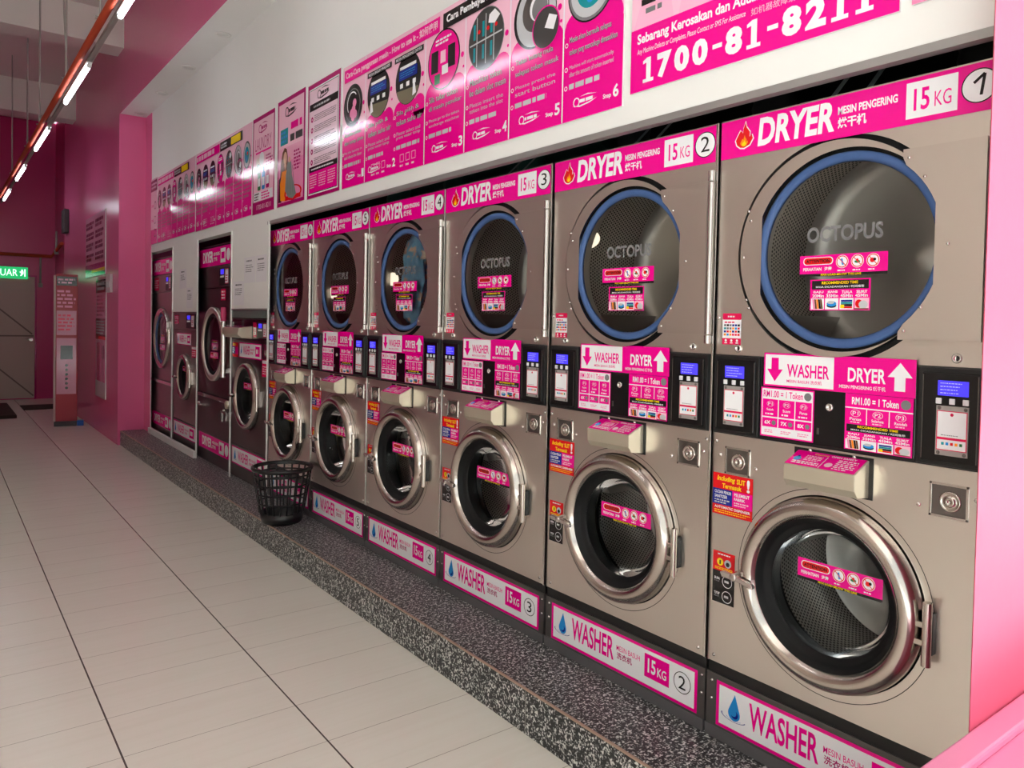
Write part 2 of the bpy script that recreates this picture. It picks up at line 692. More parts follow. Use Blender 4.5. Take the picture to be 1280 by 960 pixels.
# ceiling beams
o = MB().box(XL, XF, 7.77, 8.12, 4.405, ZC, CEILW).build('beam_near'); struct(o)
o = MB().box(XL, XF, 11.30, 11.62, 4.32, ZC, CEILW).build('beam_far'); struct(o)
# kerb of speckled granite with its metal-coloured edge strip
b = MB()
b.box(-.302, 1.3, -0.820, YE, 0, .162, GRANITE)
b.box(-.3035, -.294, -0.820, YE, .1585, .1634, M('edge_strip', (178, 150, 132), .4))
o = b.build('floor_plinth'); struct(o)

# far door
d = MB()
yd = YF - .02
d.box(-1.70, -.605, yd - .02, YF + .01, 0.02, 2.10, DOORP)
o = d.build('door_1'); struct(o)
t = MB()
for (p, q) in (((-1.70, 2.08), (-.64, 1.12)), ((-1.70, 1.10), (-.62, .06)), ((-1.69, 1.09), (-.62, 1.09))):
    dx, dz = q[0] - p[0], q[1] - p[1]
    L = math.hypot(dx, dz)
    nx, nz = -dz / L * .012, dx / L * .012
    t.prism([(p[0] + nx, p[1] + nz), (p[0] - nx, p[1] - nz), (q[0] - nx, q[1] - nz), (q[0] + nx, q[1] + nz)], 0, .008,
            lambda u, v, h: (u, yd - .02 - h, v), DOORG)
t.build('brace', o)
h = MB().box(-.69, -.63, yd - .06, yd - .02, 1.00, 1.05, BRIGHT)
h.tube([(-.66, yd - .05, 1.03), (-.74, yd - .05, 1.03)], .01, BRIGHT)
h.build('door_handle', o, bevel=.004)
t = MB().box(-1.74, -.575, YF - .03, YF + .01, 2.10, 2.13, MAGD).box(-.605, -.575, YF - .03, YF + .01, 0, 2.10, MAGD).build('door_frame', o)

# ================================================================== STACKED MACHINES
Z0 = 0.162
W = 0.806


def L(s, z, d=0.0):
    """unit coordinates: s from the left edge, z above the floor, d out of the front"""
    return Vector((-d, -s, z - Z0))


def plane(d):
    return lambda u, v, h: L(u, v, d + h)


def holed(mb, s0, s1, z0, z1, cs, cz, r, d, mat, n=96, thick=0.015):
    """rectangular sheet with a round hole"""
    inn, outp = [], []
    ang = [2 * math.pi * k / n for k in range(n)]
    for c in ((s0, z0), (s1, z0), (s1, z1), (s0, z1)):
        ang.append(math.atan2(c[1] - cz, c[0] - cs) % (2 * math.pi))
    ang = sorted(set(round(a, 6) for a in ang))
    for a in ang:
        ca, sa = math.cos(a), math.sin(a)
        inn.append((cs + r * ca, cz + r * sa))
        ts = []
        if abs(ca) > 1e-9:
            ts.append(((s1 if ca > 0 else s0) - cs) / ca)
        if abs(sa) > 1e-9:
            ts.append(((z1 if sa > 0 else z0) - cz) / sa)
        tt = min(ts)
        outp.append((cs + tt * ca, cz + tt * sa))
    N = len(ang)
    v = [L(a, b_, d) for a, b_ in inn] + [L(a, b_, d) for a, b_ in outp] + [L(a, b_, d - thick) for a, b_ in inn] + [L(a, b_, d - thick) for a, b_ in outp]
    f, f2 = [], []
    for k in range(N):
        l = (k + 1) % N
        f.append((k, l, N + l, N + k))
        f2.append((k, 2 * N + k, 2 * N + l, l))
        f2.append((N + k, N + l, 3 * N + l, 3 * N + k))
    mb.add(v, f + f2, mat)


def lathe_s(mb, cs, cz, prof, mat, n=72):
    """lathe round an axis out of the front; profile (radius, d)"""
    return mb.lathe(L(cs, cz, 0), [(r, -d) for r, d in prof], mat, n)


def flame(D, u, v, wd, ht, Lr):
    def shp(k, mat, lay, dy=0):
        pts = [(.5, 0), (.82, .1), (1, .34), (.92, .52), (.80, .42), (.82, .62), (.62, .84), (.56, 1.05), (.44, .78), (.42, .62), (.28, .74), (.14, .56), (0, .36), (.08, .16), (.28, .03)]
        D.poly([(u + wd * (.5 + (x - .5) * k), v + dy + ht * y * k) for x, y in pts], mat, lay)
    shp(1.12, WHITE, Lr, -.004)
    shp(1.0, RED, Lr + 1)
    shp(.45, ORANGE, Lr + 2, .004)
    shp(.25, YEL, Lr + 3, .005)


def drop(D, u, v, wd, ht, Lr):
    """water drop above a ripple"""
    cu, r = u + wd * .55, wd * .24
    pts = []
    for k in range(25):
        a = math.radians(205 - 230 * k / 24 - 180 + 180)
        a = math.radians(160 + 220 * k / 24)
        pts.append((cu + r * math.cos(a), v + ht * .32 + r * math.sin(a)))
    pts.append((cu + r * .1, v + ht))
    D.poly(pts, SKYB, Lr)
    D.disc(cu + r * .1, v + ht * .30, r * .6, BLUEP, Lr + 1)
    D.disc(cu - r * .12, v + ht * .36, r * .55, SKYB, Lr + 2)
    D.ring(cu - wd * .02, v + ht * .2, wd * .46, wd * .5, BLUEP, Lr, sq=.34, a0=math.radians(170), a1=math.radians(345))
    D.ring(cu, v + ht * .18, wd * .3, wd * .325, SKYB, Lr, sq=.34, a0=math.radians(190), a1=math.radians(330))


def header_sign(num, parent):
    D = Decal(plane(.0012))
    D.rect(.001, 2.004, .794, 2.121, MAG)
    D.rect(.001, 2.121, .794, 2.125, BRIGHT)
    flame(D, .056, 2.030, .062, .074, 1)
    D.text('DRYER', .135, 2.026, .382, 2.110, WHITE, 1, .035, .12)
    D.text('MESIN PENGERING', .392, 2.068, .556, 2.090, WHITE, 1, .03)
    D.text('烘干机', .392, 2.030, .474, 2.060, WHITE, 1, .03)
    D.rect(.578, 2.018, .702, 2.110, WHITE, 1)
    D.text('15', .597, 2.036, .636, 2.092, MAG, 2, .02)
    D.text('KG', .648, 2.038, .688, 2.076, MAG, 2, .0)
    D.disc(.751, 2.066, .0415, PBLACK, 1, n=40)
    D.disc(.751, 2.066, .0385, WHITE, 2, n=40)
    if num == 1:
        D.line(.755, 2.043, .762, 2.093, .007, PBLACK, 3)
        D.line(.762, 2.093, .738, 2.074, .007, PBLACK, 3)
    else:
        D.text(str(num), .734, 2.043, .769, 2.092, PBLACK, 3, .0)
    return D.build('header_sign', parent)


def base_sign(num, parent):
    D = Decal(plane(.0022))
    D.rect(.040, .206, .778, .350, MAG)
    D.rect(.052, .217, .766, .339, WHITE, 1)
    drop(D, .058, .238, .092, .090, 2)
    D.text('WASHER', .163, .242, .394, .326, MAG, 2, .022)
    D.text('MESIN BASUH', .408, .286, .524, .305, MAG, 2, .005)
    D.text('洗衣机', .410, .256, .486, .281, MAGD, 2, .02)
    D.rect(.546, .244, .659, .326, MAG, 2)
    D.text('15', .562, .262, .598, .312, WHITE, 3, .025)
    D.text('KG', .606, .262, .646, .294, WHITE, 3, .012)
    D.ring(.715, .284, .034, .0365, PBLACK, 2, 40)
    if num == 1:
        D.line(.717, .265, .721, .304, .005, PBLACK, 3)
        D.line(.721, .304, .704, .29, .005, PBLACK, 3)
    else:
        D.text(str(num), .700, .262, .730, .306, PBLACK, 3, .0)
    return D.build('base_sign', parent)


def no_sign(D, u, v, r, k, Lr):
    D.disc(u, v, r, WHITE, Lr)
    D.ring(u, v, r * .78, r * .92, RED, Lr + 1)
    if k == 0:
        D.line(u - r * .1, v + r * .45, u + r * .15, v - r * .5, r * .3, SKYB, Lr + 1)
    elif k == 1:
        D.disc(u, v - r * .1, r * .45, GREENP, Lr + 1, r * .22)
        D.disc(u, v + r * .15, r * .2, RED, Lr + 2)
    else:
        D.disc(u - r * .12, v, r * .35, RED, Lr + 1)
        D.disc(u + r * .25, v + r * .1, r * .22, PBLACK, Lr + 1)
    D.line(u - r * .6, v + r * .6, u + r * .6, v - r * .6, r * .12, RED, Lr + 2)


def attention(fn, u0, v0, u1, v1):
    """magenta attention strip on a door glass, local box u0..u1, v0..v1"""
    D = Decal(fn, .0004)
    w_, h_ = u1 - u0, v1 - v0
    X = lambda a: u0 + w_ * a
    Y = lambda a: v0 + h_ * a
    D.rect(X(0), Y(.0), X(1), Y(.16), PBLACK)
    D.rect(X(0), Y(.13), X(1), Y(1), MAG, 1)
    D.rrect(X(.045), Y(.54), X(.40), Y(.90), h_ * .16, WHITE, 2)
    D.rrect(X(.055), Y(.57), X(.39), Y(.87), h_ * .14, RED, 3)
    D.text('ATTENTION', X(.08), Y(.64), X(.365), Y(.80), PBLACK, 4, .03)
    D.text('PERHATIAN', X(.045), Y(.27), X(.265), Y(.42), WHITE, 2, .02)
    D.text('注意', X(.30), Y(.26), X(.385), Y(.44), WHITE, 2, .03)
    for k, a in enumerate((.505, .675, .845)):
        no_sign(D, X(a), Y(.64), h_ * .30, k, 2)
        D.scrawl(X(a) - w_ * .05, Y(.19), X(a) + w_ * .05, Y(.29), 1, WHITE, 2)
    D.text('MAX LOAD BELOW THIS LINE', X(.26), Y(.02), X(.72), Y(.12), YEL, 2, .02)
    return D


def garments(D, u0, v0, u1, v1, Lr):
    """row of four tiny pictures of clothes, jeans, towels and quilts"""
    w_ = (u1 - u0) / 4
    h_ = v1 - v0
    for k in range(4):
        a = u0 + k * w_ + w_ * .04
        e = a + w_ * .92
        ww = e - a
        D.rect(a, v0, e, v1, WHITE if k < 3 else PINKL, Lr)
        if k == 0:
            for j, mt in enumerate((PINKM, BROWNP, ORANGE, PBLACK, BROWNP)):
                D.poly([(a + ww * (.2 + .15 * j), v0 + h_ * .05), (a + ww * (.34 + .15 * j), v0 + h_ * .05), (a + ww * (.24 + .15 * j), v0 + h_ * .9), (a + ww * (.1 + .15 * j), v0 + h_ * .95)], mt, Lr + 1)
        elif k == 1:
            D.disc(a + ww * .5, v0 + h_ * .34, ww * .36, PBLACK, Lr + 1, h_ * .2)
            D.disc(a + ww * .5, v0 + h_ * .5, ww * .36, SKYB, Lr + 2, h_ * .24)
            D.disc(a + ww * .45, v0 + h_ * .62, ww * .26, GREYL, Lr + 3, h_ * .14)
        elif k == 2:
            for j, mt in enumerate((RED, PBLACK, TEALP, BLUEP)):
                D.rect(a + ww * .1, v0 + h_ * (.1 + .19 * j), a + ww * .92, v0 + h_ * (.27 + .19 * j), mt, Lr + 1)
            D.rect(a + ww * .06, v0 + h_ * .12, a + ww * .35, v0 + h_ * .4, YEL, Lr + 2)
        else:
            D.disc(a + ww * .3, v0 + h_ * .5, ww * .26, RED, Lr + 1, h_ * .36)
            D.disc(a + ww * .62, v0 + h_ * .42, ww * .32, GREYL, Lr + 2, h_ * .34)
            D.rect(a, v0, e, v0 + h_ * .1, BROWNP, Lr + 3)


def time_block(D, u0, v0, u1, v1, Lr):
    w_, h_ = u1 - u0, v1 - v0
    D.rect(u0 + w_ * .03, v0 + h_ * .68, u1 - w_ * .03, v0 + h_ * .96, PBLACK, Lr)
    D.text('RECOMMENDED TIME', u0 + w_ * .2, v0 + h_ * .84, u1 - w_ * .2, v0 + h_ * .93, YEL, Lr + 1, .025)
    D.text('MASA DICADANGKAN / 时间推荐', u0 + w_ * .1, v0 + h_ * .72, u1 - w_ * .1, v0 + h_ * .80, WHITE, Lr + 1, .01)
    for k, (a, t) in enumerate((('BAJU', '20Min'), ('JEANS', '35Min'), ('TUALA', '45Min'), ('SELIMUT', '45Min'))):
        x = u0 + w_ * (.04 + .24 * k)
        D.text(a, x + w_ * .02, v0 + h_ * .54, x + w_ * .19, v0 + h_ * .63, WHITE, Lr, .02)
        D.text(t, x, v0 + h_ * .42, x + w_ * .2, v0 + h_ * .52, WHITE, Lr, .02)
    garments(D, u0 + w_ * .01, v0 + h_ * .03, u1 - w_ * .01, v0 + h_ * .39, Lr)


def screw_head(mb, s, z, d=0.0, r=.006):
    lathe_s(mb, s, z, [(0.0005, d + .003), (r * .7, d + .003), (r, d)], BRIGHT, 12)


def make_unit():
    U = empty('stacked_washer_dryer', (0, -.003, Z0))
    # ---- cabinet
    b = MB()
    b.box(.0, .95, -.004, 0, .24, 1.962, STEEL)
    b.box(.0, .95, -W, -W + .004, .24, 1.962, STEEL)
    b.box(.0, .95, -W, 0, 1.955, 1.962, STEEL)
    b.box(.945, .95, -W, 0, .04, 1.955, DARK)
    b.box(.02, .95, -W, 0, .04, .05, DARK)
    b.box(.02, .95, -W + .004, -.004, 1.05, 1.06, DARK)
    b.build('cabinet', U)
    b = MB()
    holed(b, .001, .797, 1.389, 2.125, .392, 1.698, .316, 0, STEEL)
    b.build('upper_front_panel', U)
    b = MB()
    holed(b, .001, .797, .404, 1.138, .400, .735, .272, 0, STEEL)
    lathe_s(b, .400, .733, [(.2925, .0004), (.2905, .0004)], DARK, 96)
    b.build('lower_front_panel', U)
    b = MB()
    b.box(-.0045, .02, -.806, -.798, .242, 1.963, BRIGHT)
    b.build('side_trim', U, bevel=.0015)
    for s_, z_ in ((.008, 1.505), (.012, 1.112), (.787, 1.112), (.160, 1.045), (.642, 1.035), (.024, .425), (.775, .425), (.028, 1.07), (.776, 1.07)):
        b = MB()
        screw_head(b, s_, z_)
        b.build('screw', U)
    # key locks under the dryer door
    for s_, z_ in ((.086, 1.410), (.722, 1.410)):
        b = MB()
        lathe_s(b, s_, z_, [(.0125, 0), (.0125, .004), (.0105, .0065), (.007, .0065), (.0065, .003), (.0005, .003)], BRIGHT, 24)
        b.box(-.0045, -.003, -s_ - .001, -s_ + .001, z_ - Z0 - .0045, z_ - Z0 + .0045, BLACK)
        b.build('key_lock', U)
    # small pink payment card sticker
    D = Decal(plane(.0006))
    D.rrect(.024, 1.421, .094, 1.519, .004, WHITE)
    D.rrect(.024, 1.499, .094, 1.519, .004, PINKR, 1)
    D.rect(.024, 1.421, .094, 1.441, PINKR, 1)
    D.scrawl(.044, 1.505, .074, 1.513, 1, WHITE, 2)
    D.scrawl(.032, 1.487, .072, 1.495, 1, PINKR, 1)
    pal = [RED, SKYB, BLUEP, ORANGE, PBLACK, TEALP, PINKR, GREYP]
    rr = random.Random(3)
    for i in range(6):
        for j in range(4):
            D.rect(.030 + .0102 * i, 1.449 + .0098 * j, .038 + .0102 * i, 1.4555 + .0098 * j, pal[rr.randrange(8)], 1)
    for i in range(3):
        D.disc(.038 + .021 * i, 1.434, .004, WHITE, 2, n=12)
        D.rect(.033 + .021 * i, 1.425, .043 + .021 * i, 1.428, WHITE, 2)
    D.build('payment_sticker', U)
    # ---- dryer door
    N = 144
    gs, gz = .42, 1.693
    inner, outer = [], []
    for k in range(N):
        a = 2 * math.pi * k / N
        ca, sa = math.cos(a), math.sin(a)
        r = .279
        t = r
        if ca < 0:
            t = min(t, (.166 - gs) / ca)
        if ca > 0:
            t = min(t, (.664 - gs) / ca)
        inner.append((gs + t * ca, gz + t * sa))
        # ray from the glass centre to the outer circle
        ox, oz = gs - .392, gz - 1.698
        bq = ox * ca + oz * sa
        cq = ox * ox + oz * oz - .300 ** 2
        t = -bq + math.sqrt(bq * bq - cq)
        outer.append((gs + t * ca, gz + t * sa))
    b = MB()
    df = .012
    v = [L(a, z, df) for a, z in inner] + [L(a, z, df) for a, z in outer] + [L(a, z, df - .003) for a, z in outer]
    f = [(k, (k + 1) % N, N + (k + 1) % N, N + k) for k in range(N)]
    f += [(N + k, N + (k + 1) % N, 2 * N + (k + 1) % N, 2 * N + k) for k in range(N)]
    b.add(v, f, STEELD)
    v = [L(a, z, df) for a, z in inner] + [L(a, z, -.004) for a, z in inner]
    b.add(v, [(k, N + k, N + (k + 1) % N, (k + 1) % N) for k in range(N)], BRIGHT)
    v = [L(a, z, df - .003) for a, z in outer] + [L(.392 + (a - .392) * 1.0, z, -.02) for a, z in outer]
    b.add(v, [(k, N + k, N + (k + 1) % N, (k + 1) % N) for k in range(N)], RUBBER)
    door = b.build('dryer_door', U)
    # black recess behind the rim and the blue gasket
    b = MB()
    lathe_s(b, gs, gz, [(.300, -.006), (.268, -.006)], RUBBER, 96)
    lathe_s(b, .392, 1.698, [(.326, -.012), (.286, -.012)], RUBBER, 96)
    b.build('door_seal', door)
    b = MB()
    lathe_s(b, gs, gz, [(.270, -.006), (.269, .006), (.264, .010), (.254, .011), (.246, .006), (.242, -.004)], BLUE, 96)
    b.build('blue_gasket', door)
    b = MB()
    lathe_s(b, gs, gz, [(.0005, .0015), (.08, .0015), (.16, .0015), (.246, .0015)], DGLASS, 96)
    b.build('door_glass', door)
    # hinge plate
    pl = []
    for k in range(25):
        z_ = 1.452 + (1.938 - 1.452) * k / 24
        dz = z_ - gz
        sx = gs + math.sqrt(max(.268 ** 2 - dz * dz, 0))
        pl.append((max(.585, sx), z_))
    poly = [(.781, 1.452), (.781, 1.938)] + pl[::-1]
    b = MB()
    b.prism(poly, .022, .0125, lambda u, v_, d: L(u, v_, d), STEELD)
    hp = b.build('hinge_plate', door)
    for s_, z_ in ((.60, 1.915), (.64, 1.862), (.700, 1.69), (.64, 1.535), (.60, 1.475), (.118, 1.83), (.127, 1.80), (.104, 1.69), (.118, 1.56), (.127, 1.535)):
        b = MB()
        screw_head(b, s_, z_, .0222 if s_ > .5 else .0122, .0045)
        b.build('bolt', door)
    b = MB()
    b.tube([L(.7955, 1.452, .020), L(.7955, 1.936, .020)], .0100, BRIGHT, 20)
    b.tube([L(.7955, 1.940, .020), L(.7955, 1.972, .020)], .0115, BRIGHT, 20)
    b.tube([L(.7955, 1.422, .020), L(.7955, 1.448, .020)], .0115, BRIGHT, 20)
    b.box(-.020, -.005, -.803, -.788, 1.942 - Z0, 1.968 - Z0, BRIGHT)
    b.box(-.020, -.005, -.803, -.788, 1.424 - Z0, 1.446 - Z0, BRIGHT)
    b.build('hinge_bar', door)
    D = attention(plane(.0025), .290, 1.624, .545, 1.684)
    D.build('attention_sticker', door)
    D = Decal(plane(.0025), .0004)
    D.rect(.325, 1.528, .501, 1.615, MAG)
    time_block(D, .325, 1.528, .501, 1.615, 1)
    D.build('drying_time_sticker', door)
    D = Decal(plane(.0025))
    D.text('OCTOPUS', .310, 1.720, .530, 1.764, GREYP, 0, .03)
    D.build('glass_lettering', door)
    # dryer drum
    b = MB()
    lathe_s(b, gs, gz, [(.245, -.008), (.262, -.05), (.300, -.055)], DRUMBACK)
    lathe_s(b, .403, gz + .01, [(.29, -.055), (.36, -.062)], DRUMBACK)
    lathe_s(b, .403, gz + .01, [(.36, -.062), (.36, -.42)], PERFD, 96)
    lathe_s(b, .403, gz + .01, [(.36, -.42), (.355, -.44), (.30, -.47), (.06, -.475), (.05, -.47), (.0005, -.465)], DRUMBACK, 96)
    for k in range(3):
        a = math.radians(100 + 120 * k)
        ca, sa = math.cos(a), math.sin(a)
        p = [(.36 * ca - .03 * sa, .36 * sa + .03 * ca), (.36 * ca + .03 * sa, .36 * sa - .03 * ca), (.29 * ca, .29 * sa)]
        b.prism([(.403 + x, gz + .01 + y) for x, y in p], -.08, -.42, lambda u, v_, d: L(u, v_, d), DRUMBACK)
    b.build('dryer_drum', U)
    # ---- control panel
    b = MB()
    b.box(-.004, .03, -.797, -.001, 1.139 - Z0, 1.388 - Z0, BLACK)
    b.box(-.0065, -.003, -.630, -.178, 1.148 - Z0, 1.380 - Z0, GLOSSBLACK)
    cp = b.build('control_panel', U, bevel=.002)
    D = Decal(plane(.0075))
    D.rect(.184, 1.303, .629, 1.402, MAG)
    D.rect(.189, 1.308, .407, 1.397, WHITE, 1)
    u_, v_ = .222, 1.318
    D.poly([(u_, v_), (u_ + .026, v_ + .036), (u_ + .012, v_ + .036), (u_ + .012, v_ + .070), (u_ - .012, v_ + .070), (u_ - .012, v_ + .036), (u_ - .026, v_ + .036)], MAG, 2)
    D.text('WASHER', .262, 1.334, .394, 1.372, MAG, 2, .02)
    D.text('MESIN BASUH 洗衣机', .262, 1.317, .372, 1.328, MAG, 2, .01)
    D.text('DRYER', .448, 1.334, .552, 1.372, WHITE, 2, .025)
    D.text('MESIN PENGERING 烘干机', .424, 1.314, .552, 1.326, WHITE, 2, .01)
    u_, v_ = .589, 1.392
    D.poly([(u_, v_), (u_ - .032, v_ - .038), (u_ - .014, v_ - .038), (u_ - .014, v_ - .074), (u_ + .014, v_ - .074), (u_ + .014, v_ - .038), (u_ + .032, v_ - .038)], WHITE, 2)
    D.build('direction_sign', cp)
    D = Decal(plane(.0075))
    D.rect(.177, 1.152, .351, 1.299, MAG)
    D.rect(.181, 1.156, .347, 1.295, WHITE, 1)
    D.text('RM1.00 = 1 Token', .186, 1.270, .316, 1.290, MAG, 2, .015)
    D.disc(.331, 1.280, .0115, GREYP, 2)
    for k, (p, a, t) in enumerate((('P1', 'Sejuk', '6X'), ('P2', 'Suam', '7X'), ('P3', 'Panas', '8X'))):
        x = .184 + .0545 * k
        D.rect(x, 1.212, x + .0515, 1.264, MAG, 2)
        D.rect(x, 1.181, x + .0515, 1.208, MAG, 2)
        D.ring(x + .026, 1.250, .0105, .0112, WHITE, 3, sq=.75)
        D.text(p, x + .019, 1.2455, x + .033, 1.2545, WHITE, 3)
        D.text(a, x + .014, 1.2285, x + .038, 1.2365, WHITE, 3, .01)
        D.scrawl(x + .010, 1.216, x + .042, 1.224, 1, WHITE, 3)
        D.text(t, x + .008, 1.189, x + .028, 1.200, WHITE, 3, .03)
        D.disc(x + .039, 1.1945, .007, GREYP, 3)
        D.scrawl(x + .008, 1.163, x + .044, 1.174, 2, PINKM, 2)
    D.build('washer_price_sign', cp)
    D = Decal(plane(.0075))
    D.rect(.443, 1.150, .625, 1.302, MAG)
    D.text('RM1.00 = 1 Token', .462, 1.273, .588, 1.293, WHITE, 1, .02)
    D.disc(.606, 1.284, .0125, GREYP, 1)
    D.rect(.443, 1.2625, .625, 1.2655, WHITE, 1)
    for k, (p, a) in enumerate((('P1', 'Panas'), ('P2', 'Sederhana'), ('P3', 'Rendah'))):
        x = .443 + .0607 * k
        if k:
            D.rect(x - .001, 1.221, x + .001, 1.2635, WHITE, 1)
        D.ring(x + .03, 1.2495, .0125, .0135, WHITE, 1, sq=.72)
        D.text(p, x + .022, 1.2445, x + .038, 1.2545, WHITE, 1)
        D.text(a, x + .014, 1.230, x + .046, 1.2375, WHITE, 1, .01)
        D.scrawl(x + .016, 1.2225, x + .044, 1.228, 1, PINKL, 1)
    time_block(D, .443, 1.150, .625, 1.222, 1)
    D.build('dryer_price_sign', cp)
    b = MB()
    lathe_s(b, .397, 1.258, [(.011, .006), (.011, .010), (.009, .0115), (.0055, .0115), (.005, .008), (.0005, .008)], BRIGHT, 24)
    b.box(-.010, -.006, -.368, -.362, 1.178 - Z0, 1.196 - Z0, DSTEEL)
    b.build('panel_lock', cp)
    # ---- two payment terminals
    for (a, e, sc, st) in ((.004, .172, .050, 1), (.634, .794, .686, 1)):
        b = MB()
        b.box(-.012, .0, -e, -a, 1.143 - Z0, 1.386 - Z0, BLACK)
        b.box(-.016, -.010, -(e - .012), -(a + .014), 1.152 - Z0, 1.374 - Z0, GLOSSBLACK)
        tb = b.build('payment_terminal', U, bevel=.004)
        for q in (a + .017, e - .016):
            MB().box(-.0172, -.0155, -q - .0008, -q + .0008, 1.158 - Z0, 1.368 - Z0, DSTEEL).build('bezel_strip', tb)
        D = Decal(plane(.0166))
        D.rect(sc, 1.318, sc + .071, 1.355, SCREEN)
        for j in range(4):
            D.scrawl(sc + .006, 1.346 - .008 * j, sc + .064, 1.351 - .008 * j, 1, SCREENT, 1, .4)
        D.build('screen', tb)
        for j in range(3):
            q = sc + .005 + .031 * j - .008
            b = MB().box(-.020, -.016, -q - .0135, -q, 1.297 - Z0, 1.3115 - Z0, BUTTON)
            b.build('button', tb, bevel=.0015)
        b = MB()
        b.box(-.0185, -.016, -(sc + .073), -(sc - .001), 1.171 - Z0, 1.293 - Z0, M('clear_card_holder', (168, 160, 158), .3, .3))
        for q in (sc + .006, sc + .066):
            for z_ in (1.177, 1.287):
                lathe_s(b, q, z_, [(.0005, .0215), (.0035, .021), (.0045, .0185)], DSTEEL, 10)
        D = Decal(plane(.0188))
        D.rect(sc + .001, 1.184, sc + .071, 1.281, PINKR)
        D.rect(sc + .003, 1.186, sc + .069, 1.279, WHITE, 1)
        D.disc(sc + .036, 1.272, .004, PINKR, 2, n=14)
        D.rect(sc + .003, 1.210, sc + .069, 1.216, PINKR, 2)
        D.scrawl(sc + .012, 1.2195, sc + .06, 1.223, 1, GREYP, 2)
        for j, mt in enumerate((TEALP, SKYB, RED, ORANGE, GREENP)):
            D.rect(sc + .013 + .0105 * j, 1.197, sc + .0195 + .0105 * j, 1.204, mt, 2)
        b.mats_ = None
        card = b.build('card_holder', tb)
        D.build('payment_card', tb)
    # ---- soap dispenser
    prof = [(.0, 1.126), (.074, 1.094), (.074, 1.050), (.058, 1.030), (.0, 1.024)]   # (d, z)
    b = MB()
    sa_, sb_ = .302, .512
    v = [L(sa_, z_, d_) for d_, z_ in prof] + [L(sb_, z_, d_) for d_, z_ in prof]
    n = len(prof)
    b.add(v, [tuple(range(n)), tuple(reversed(range(n, 2 * n)))] + [(i, n + i, n + (i + 1) % n, (i + 1) % n) for i in range(n)], SOAPB)
    sd_ = b.build('soap_dispenser', U, bevel=.002)
    b = MB().box(-.002, .0, -.524, -.290, 1.020 - Z0, 1.133 - Z0, BLACK)
    for q in (.34, .47):
        lathe_s(b, q, 1.129, [(.0005, .006), (.005, .005), (.006, .002)], BRIGHT, 10)
    b.build('dispenser_bracket', sd_)
    dirv = Vector((-.074, 0, -.032)).normalized()
    nrm = Vector((-.032, 0, .074)).normalized()
    fn = lambda u, v_, h: L(u, 1.1255, .001) + dirv * (.0806 - v_) + nrm * (h + .0008)
    D = Decal(fn)
    D.rect(sa_ + .002, .002, sb_ - .004, .0795, MAG)
    D.text('Caution', .362, .0655, .404, .073, YEL, 1, .01)
    D.text('OPEN SAFELY', .412, .0655, .484, .073, WHITE, 1, .02)
    D.scrawl(.345, .030, .395, .060, 4, PINKL, 1)
    D.scrawl(.318, .010, .398, .026, 2, WHITE, 1)
    D.disc(.325, .036, .011, SKYB, 1)
    D.rect(.321, .044, .329, .052, BLUEP, 2)
    D.rect(.404, .004, .4055, .062, WHITE, 1)
    D.disc(.424, .026, .011, PINKL, 1)
    D.scrawl(.44, .008, .498, .06, 6, WHITE, 1, .4)
    D.build('caution_label', sd_)
    # ---- coin/lock recesses
    for q in (.048, .668):
        b = MB()
        a, e, z0, z1 = q, q + .092, 1.014, 1.100
        fr = .006
        b.box(-.003, .0, -e, -a, z0 - Z0, z0 + fr - Z0, BRIGHT).box(-.003, .0, -e, -a, z1 - fr - Z0, z1 - Z0, BRIGHT)
        b.box(-.003, .0, -a - fr, -a, z0 - Z0, z1 - Z0, BRIGHT).box(-.003, .0, -e, -e + fr, z0 - Z0, z1 - Z0, BRIGHT)
        b.box(-.0008, .0, -e + fr, -a - fr, z0 + fr - Z0, z1 - fr - Z0, DSTEEL)
        rc = b.build('lock_recess', U, bevel=.0015)
        b = MB()
        lathe_s(b, q + .050, 1.056, [(.026, .001), (.026, .004), (.022, .007), (.020, .004), (.013, .004), (.012, .008), (.005, .008), (.004, .004), (.0005, .004)], CHROME, 28)
        b.build('lock_cylinder', rc)
    # ---- labels on the washer front
    D = Decal(plane(.0008))
    D.rect(.004, .880, .153, 1.012, RED)
    D.text('Including', .020, .984, .088, 1.004, YEL, 1, .03, .2)
    D.text('SLIT', .094, .986, .125, 1.002, YEL, 1, .03)
    D.text('Termasuk', .040, .966, .112, .981, YEL, 1, .03)
    D.text('!', .131, .966, .142, 1.006, WHITE, 1, .03)
    D.rect(.004, .912, .079, .962, BLUEP, 1)
    D.rect(.079, .912, .153, .962, MAG, 1)
    D.text('CUCIAN PENUH', .012, .947, .074, .957, WHITE, 2, .02)
    D.text('SANITIZER', .012, .933, .060, .943, WHITE, 2, .02)
    D.scrawl(.012, .915, .07, .930, 2, GREYL, 2)
    D.text('PELEMBUT', .086, .947, .142, .957, WHITE, 2, .02)
    D.text('FABRIK', .086, .934, .126, .943, WHITE, 2, .02)
    D.scrawl(.086, .916, .14, .930, 2, PINKL, 2)
    D.text('AUTOMATIC DISPENSER', .012, .900, .145, .908, WHITE, 1, .02)
    D.scrawl(.012, .884, .148, .897, 2, YEL, 1, .4)
    D.build('detergent_label', U)
    D = Decal(plane(.0008))
    D.rect(.012, .700, .095, .762, RED)
    D.rect(.012, .598, .095, .700, PBLACK)
    D.scrawl(.03, .75, .08, .757, 1, WHITE, 1)
    D.disc(.040, .729, .012, YEL, 1)
    D.rect(.0375, .722, .0425, .735, PBLACK, 2)
    D.disc(.069, .728, .013, GREYL, 1)
    D.disc(.069, .726, .007, PBLACK, 2)
    D.scrawl(.02, .704, .09, .713, 2, YEL, 1)
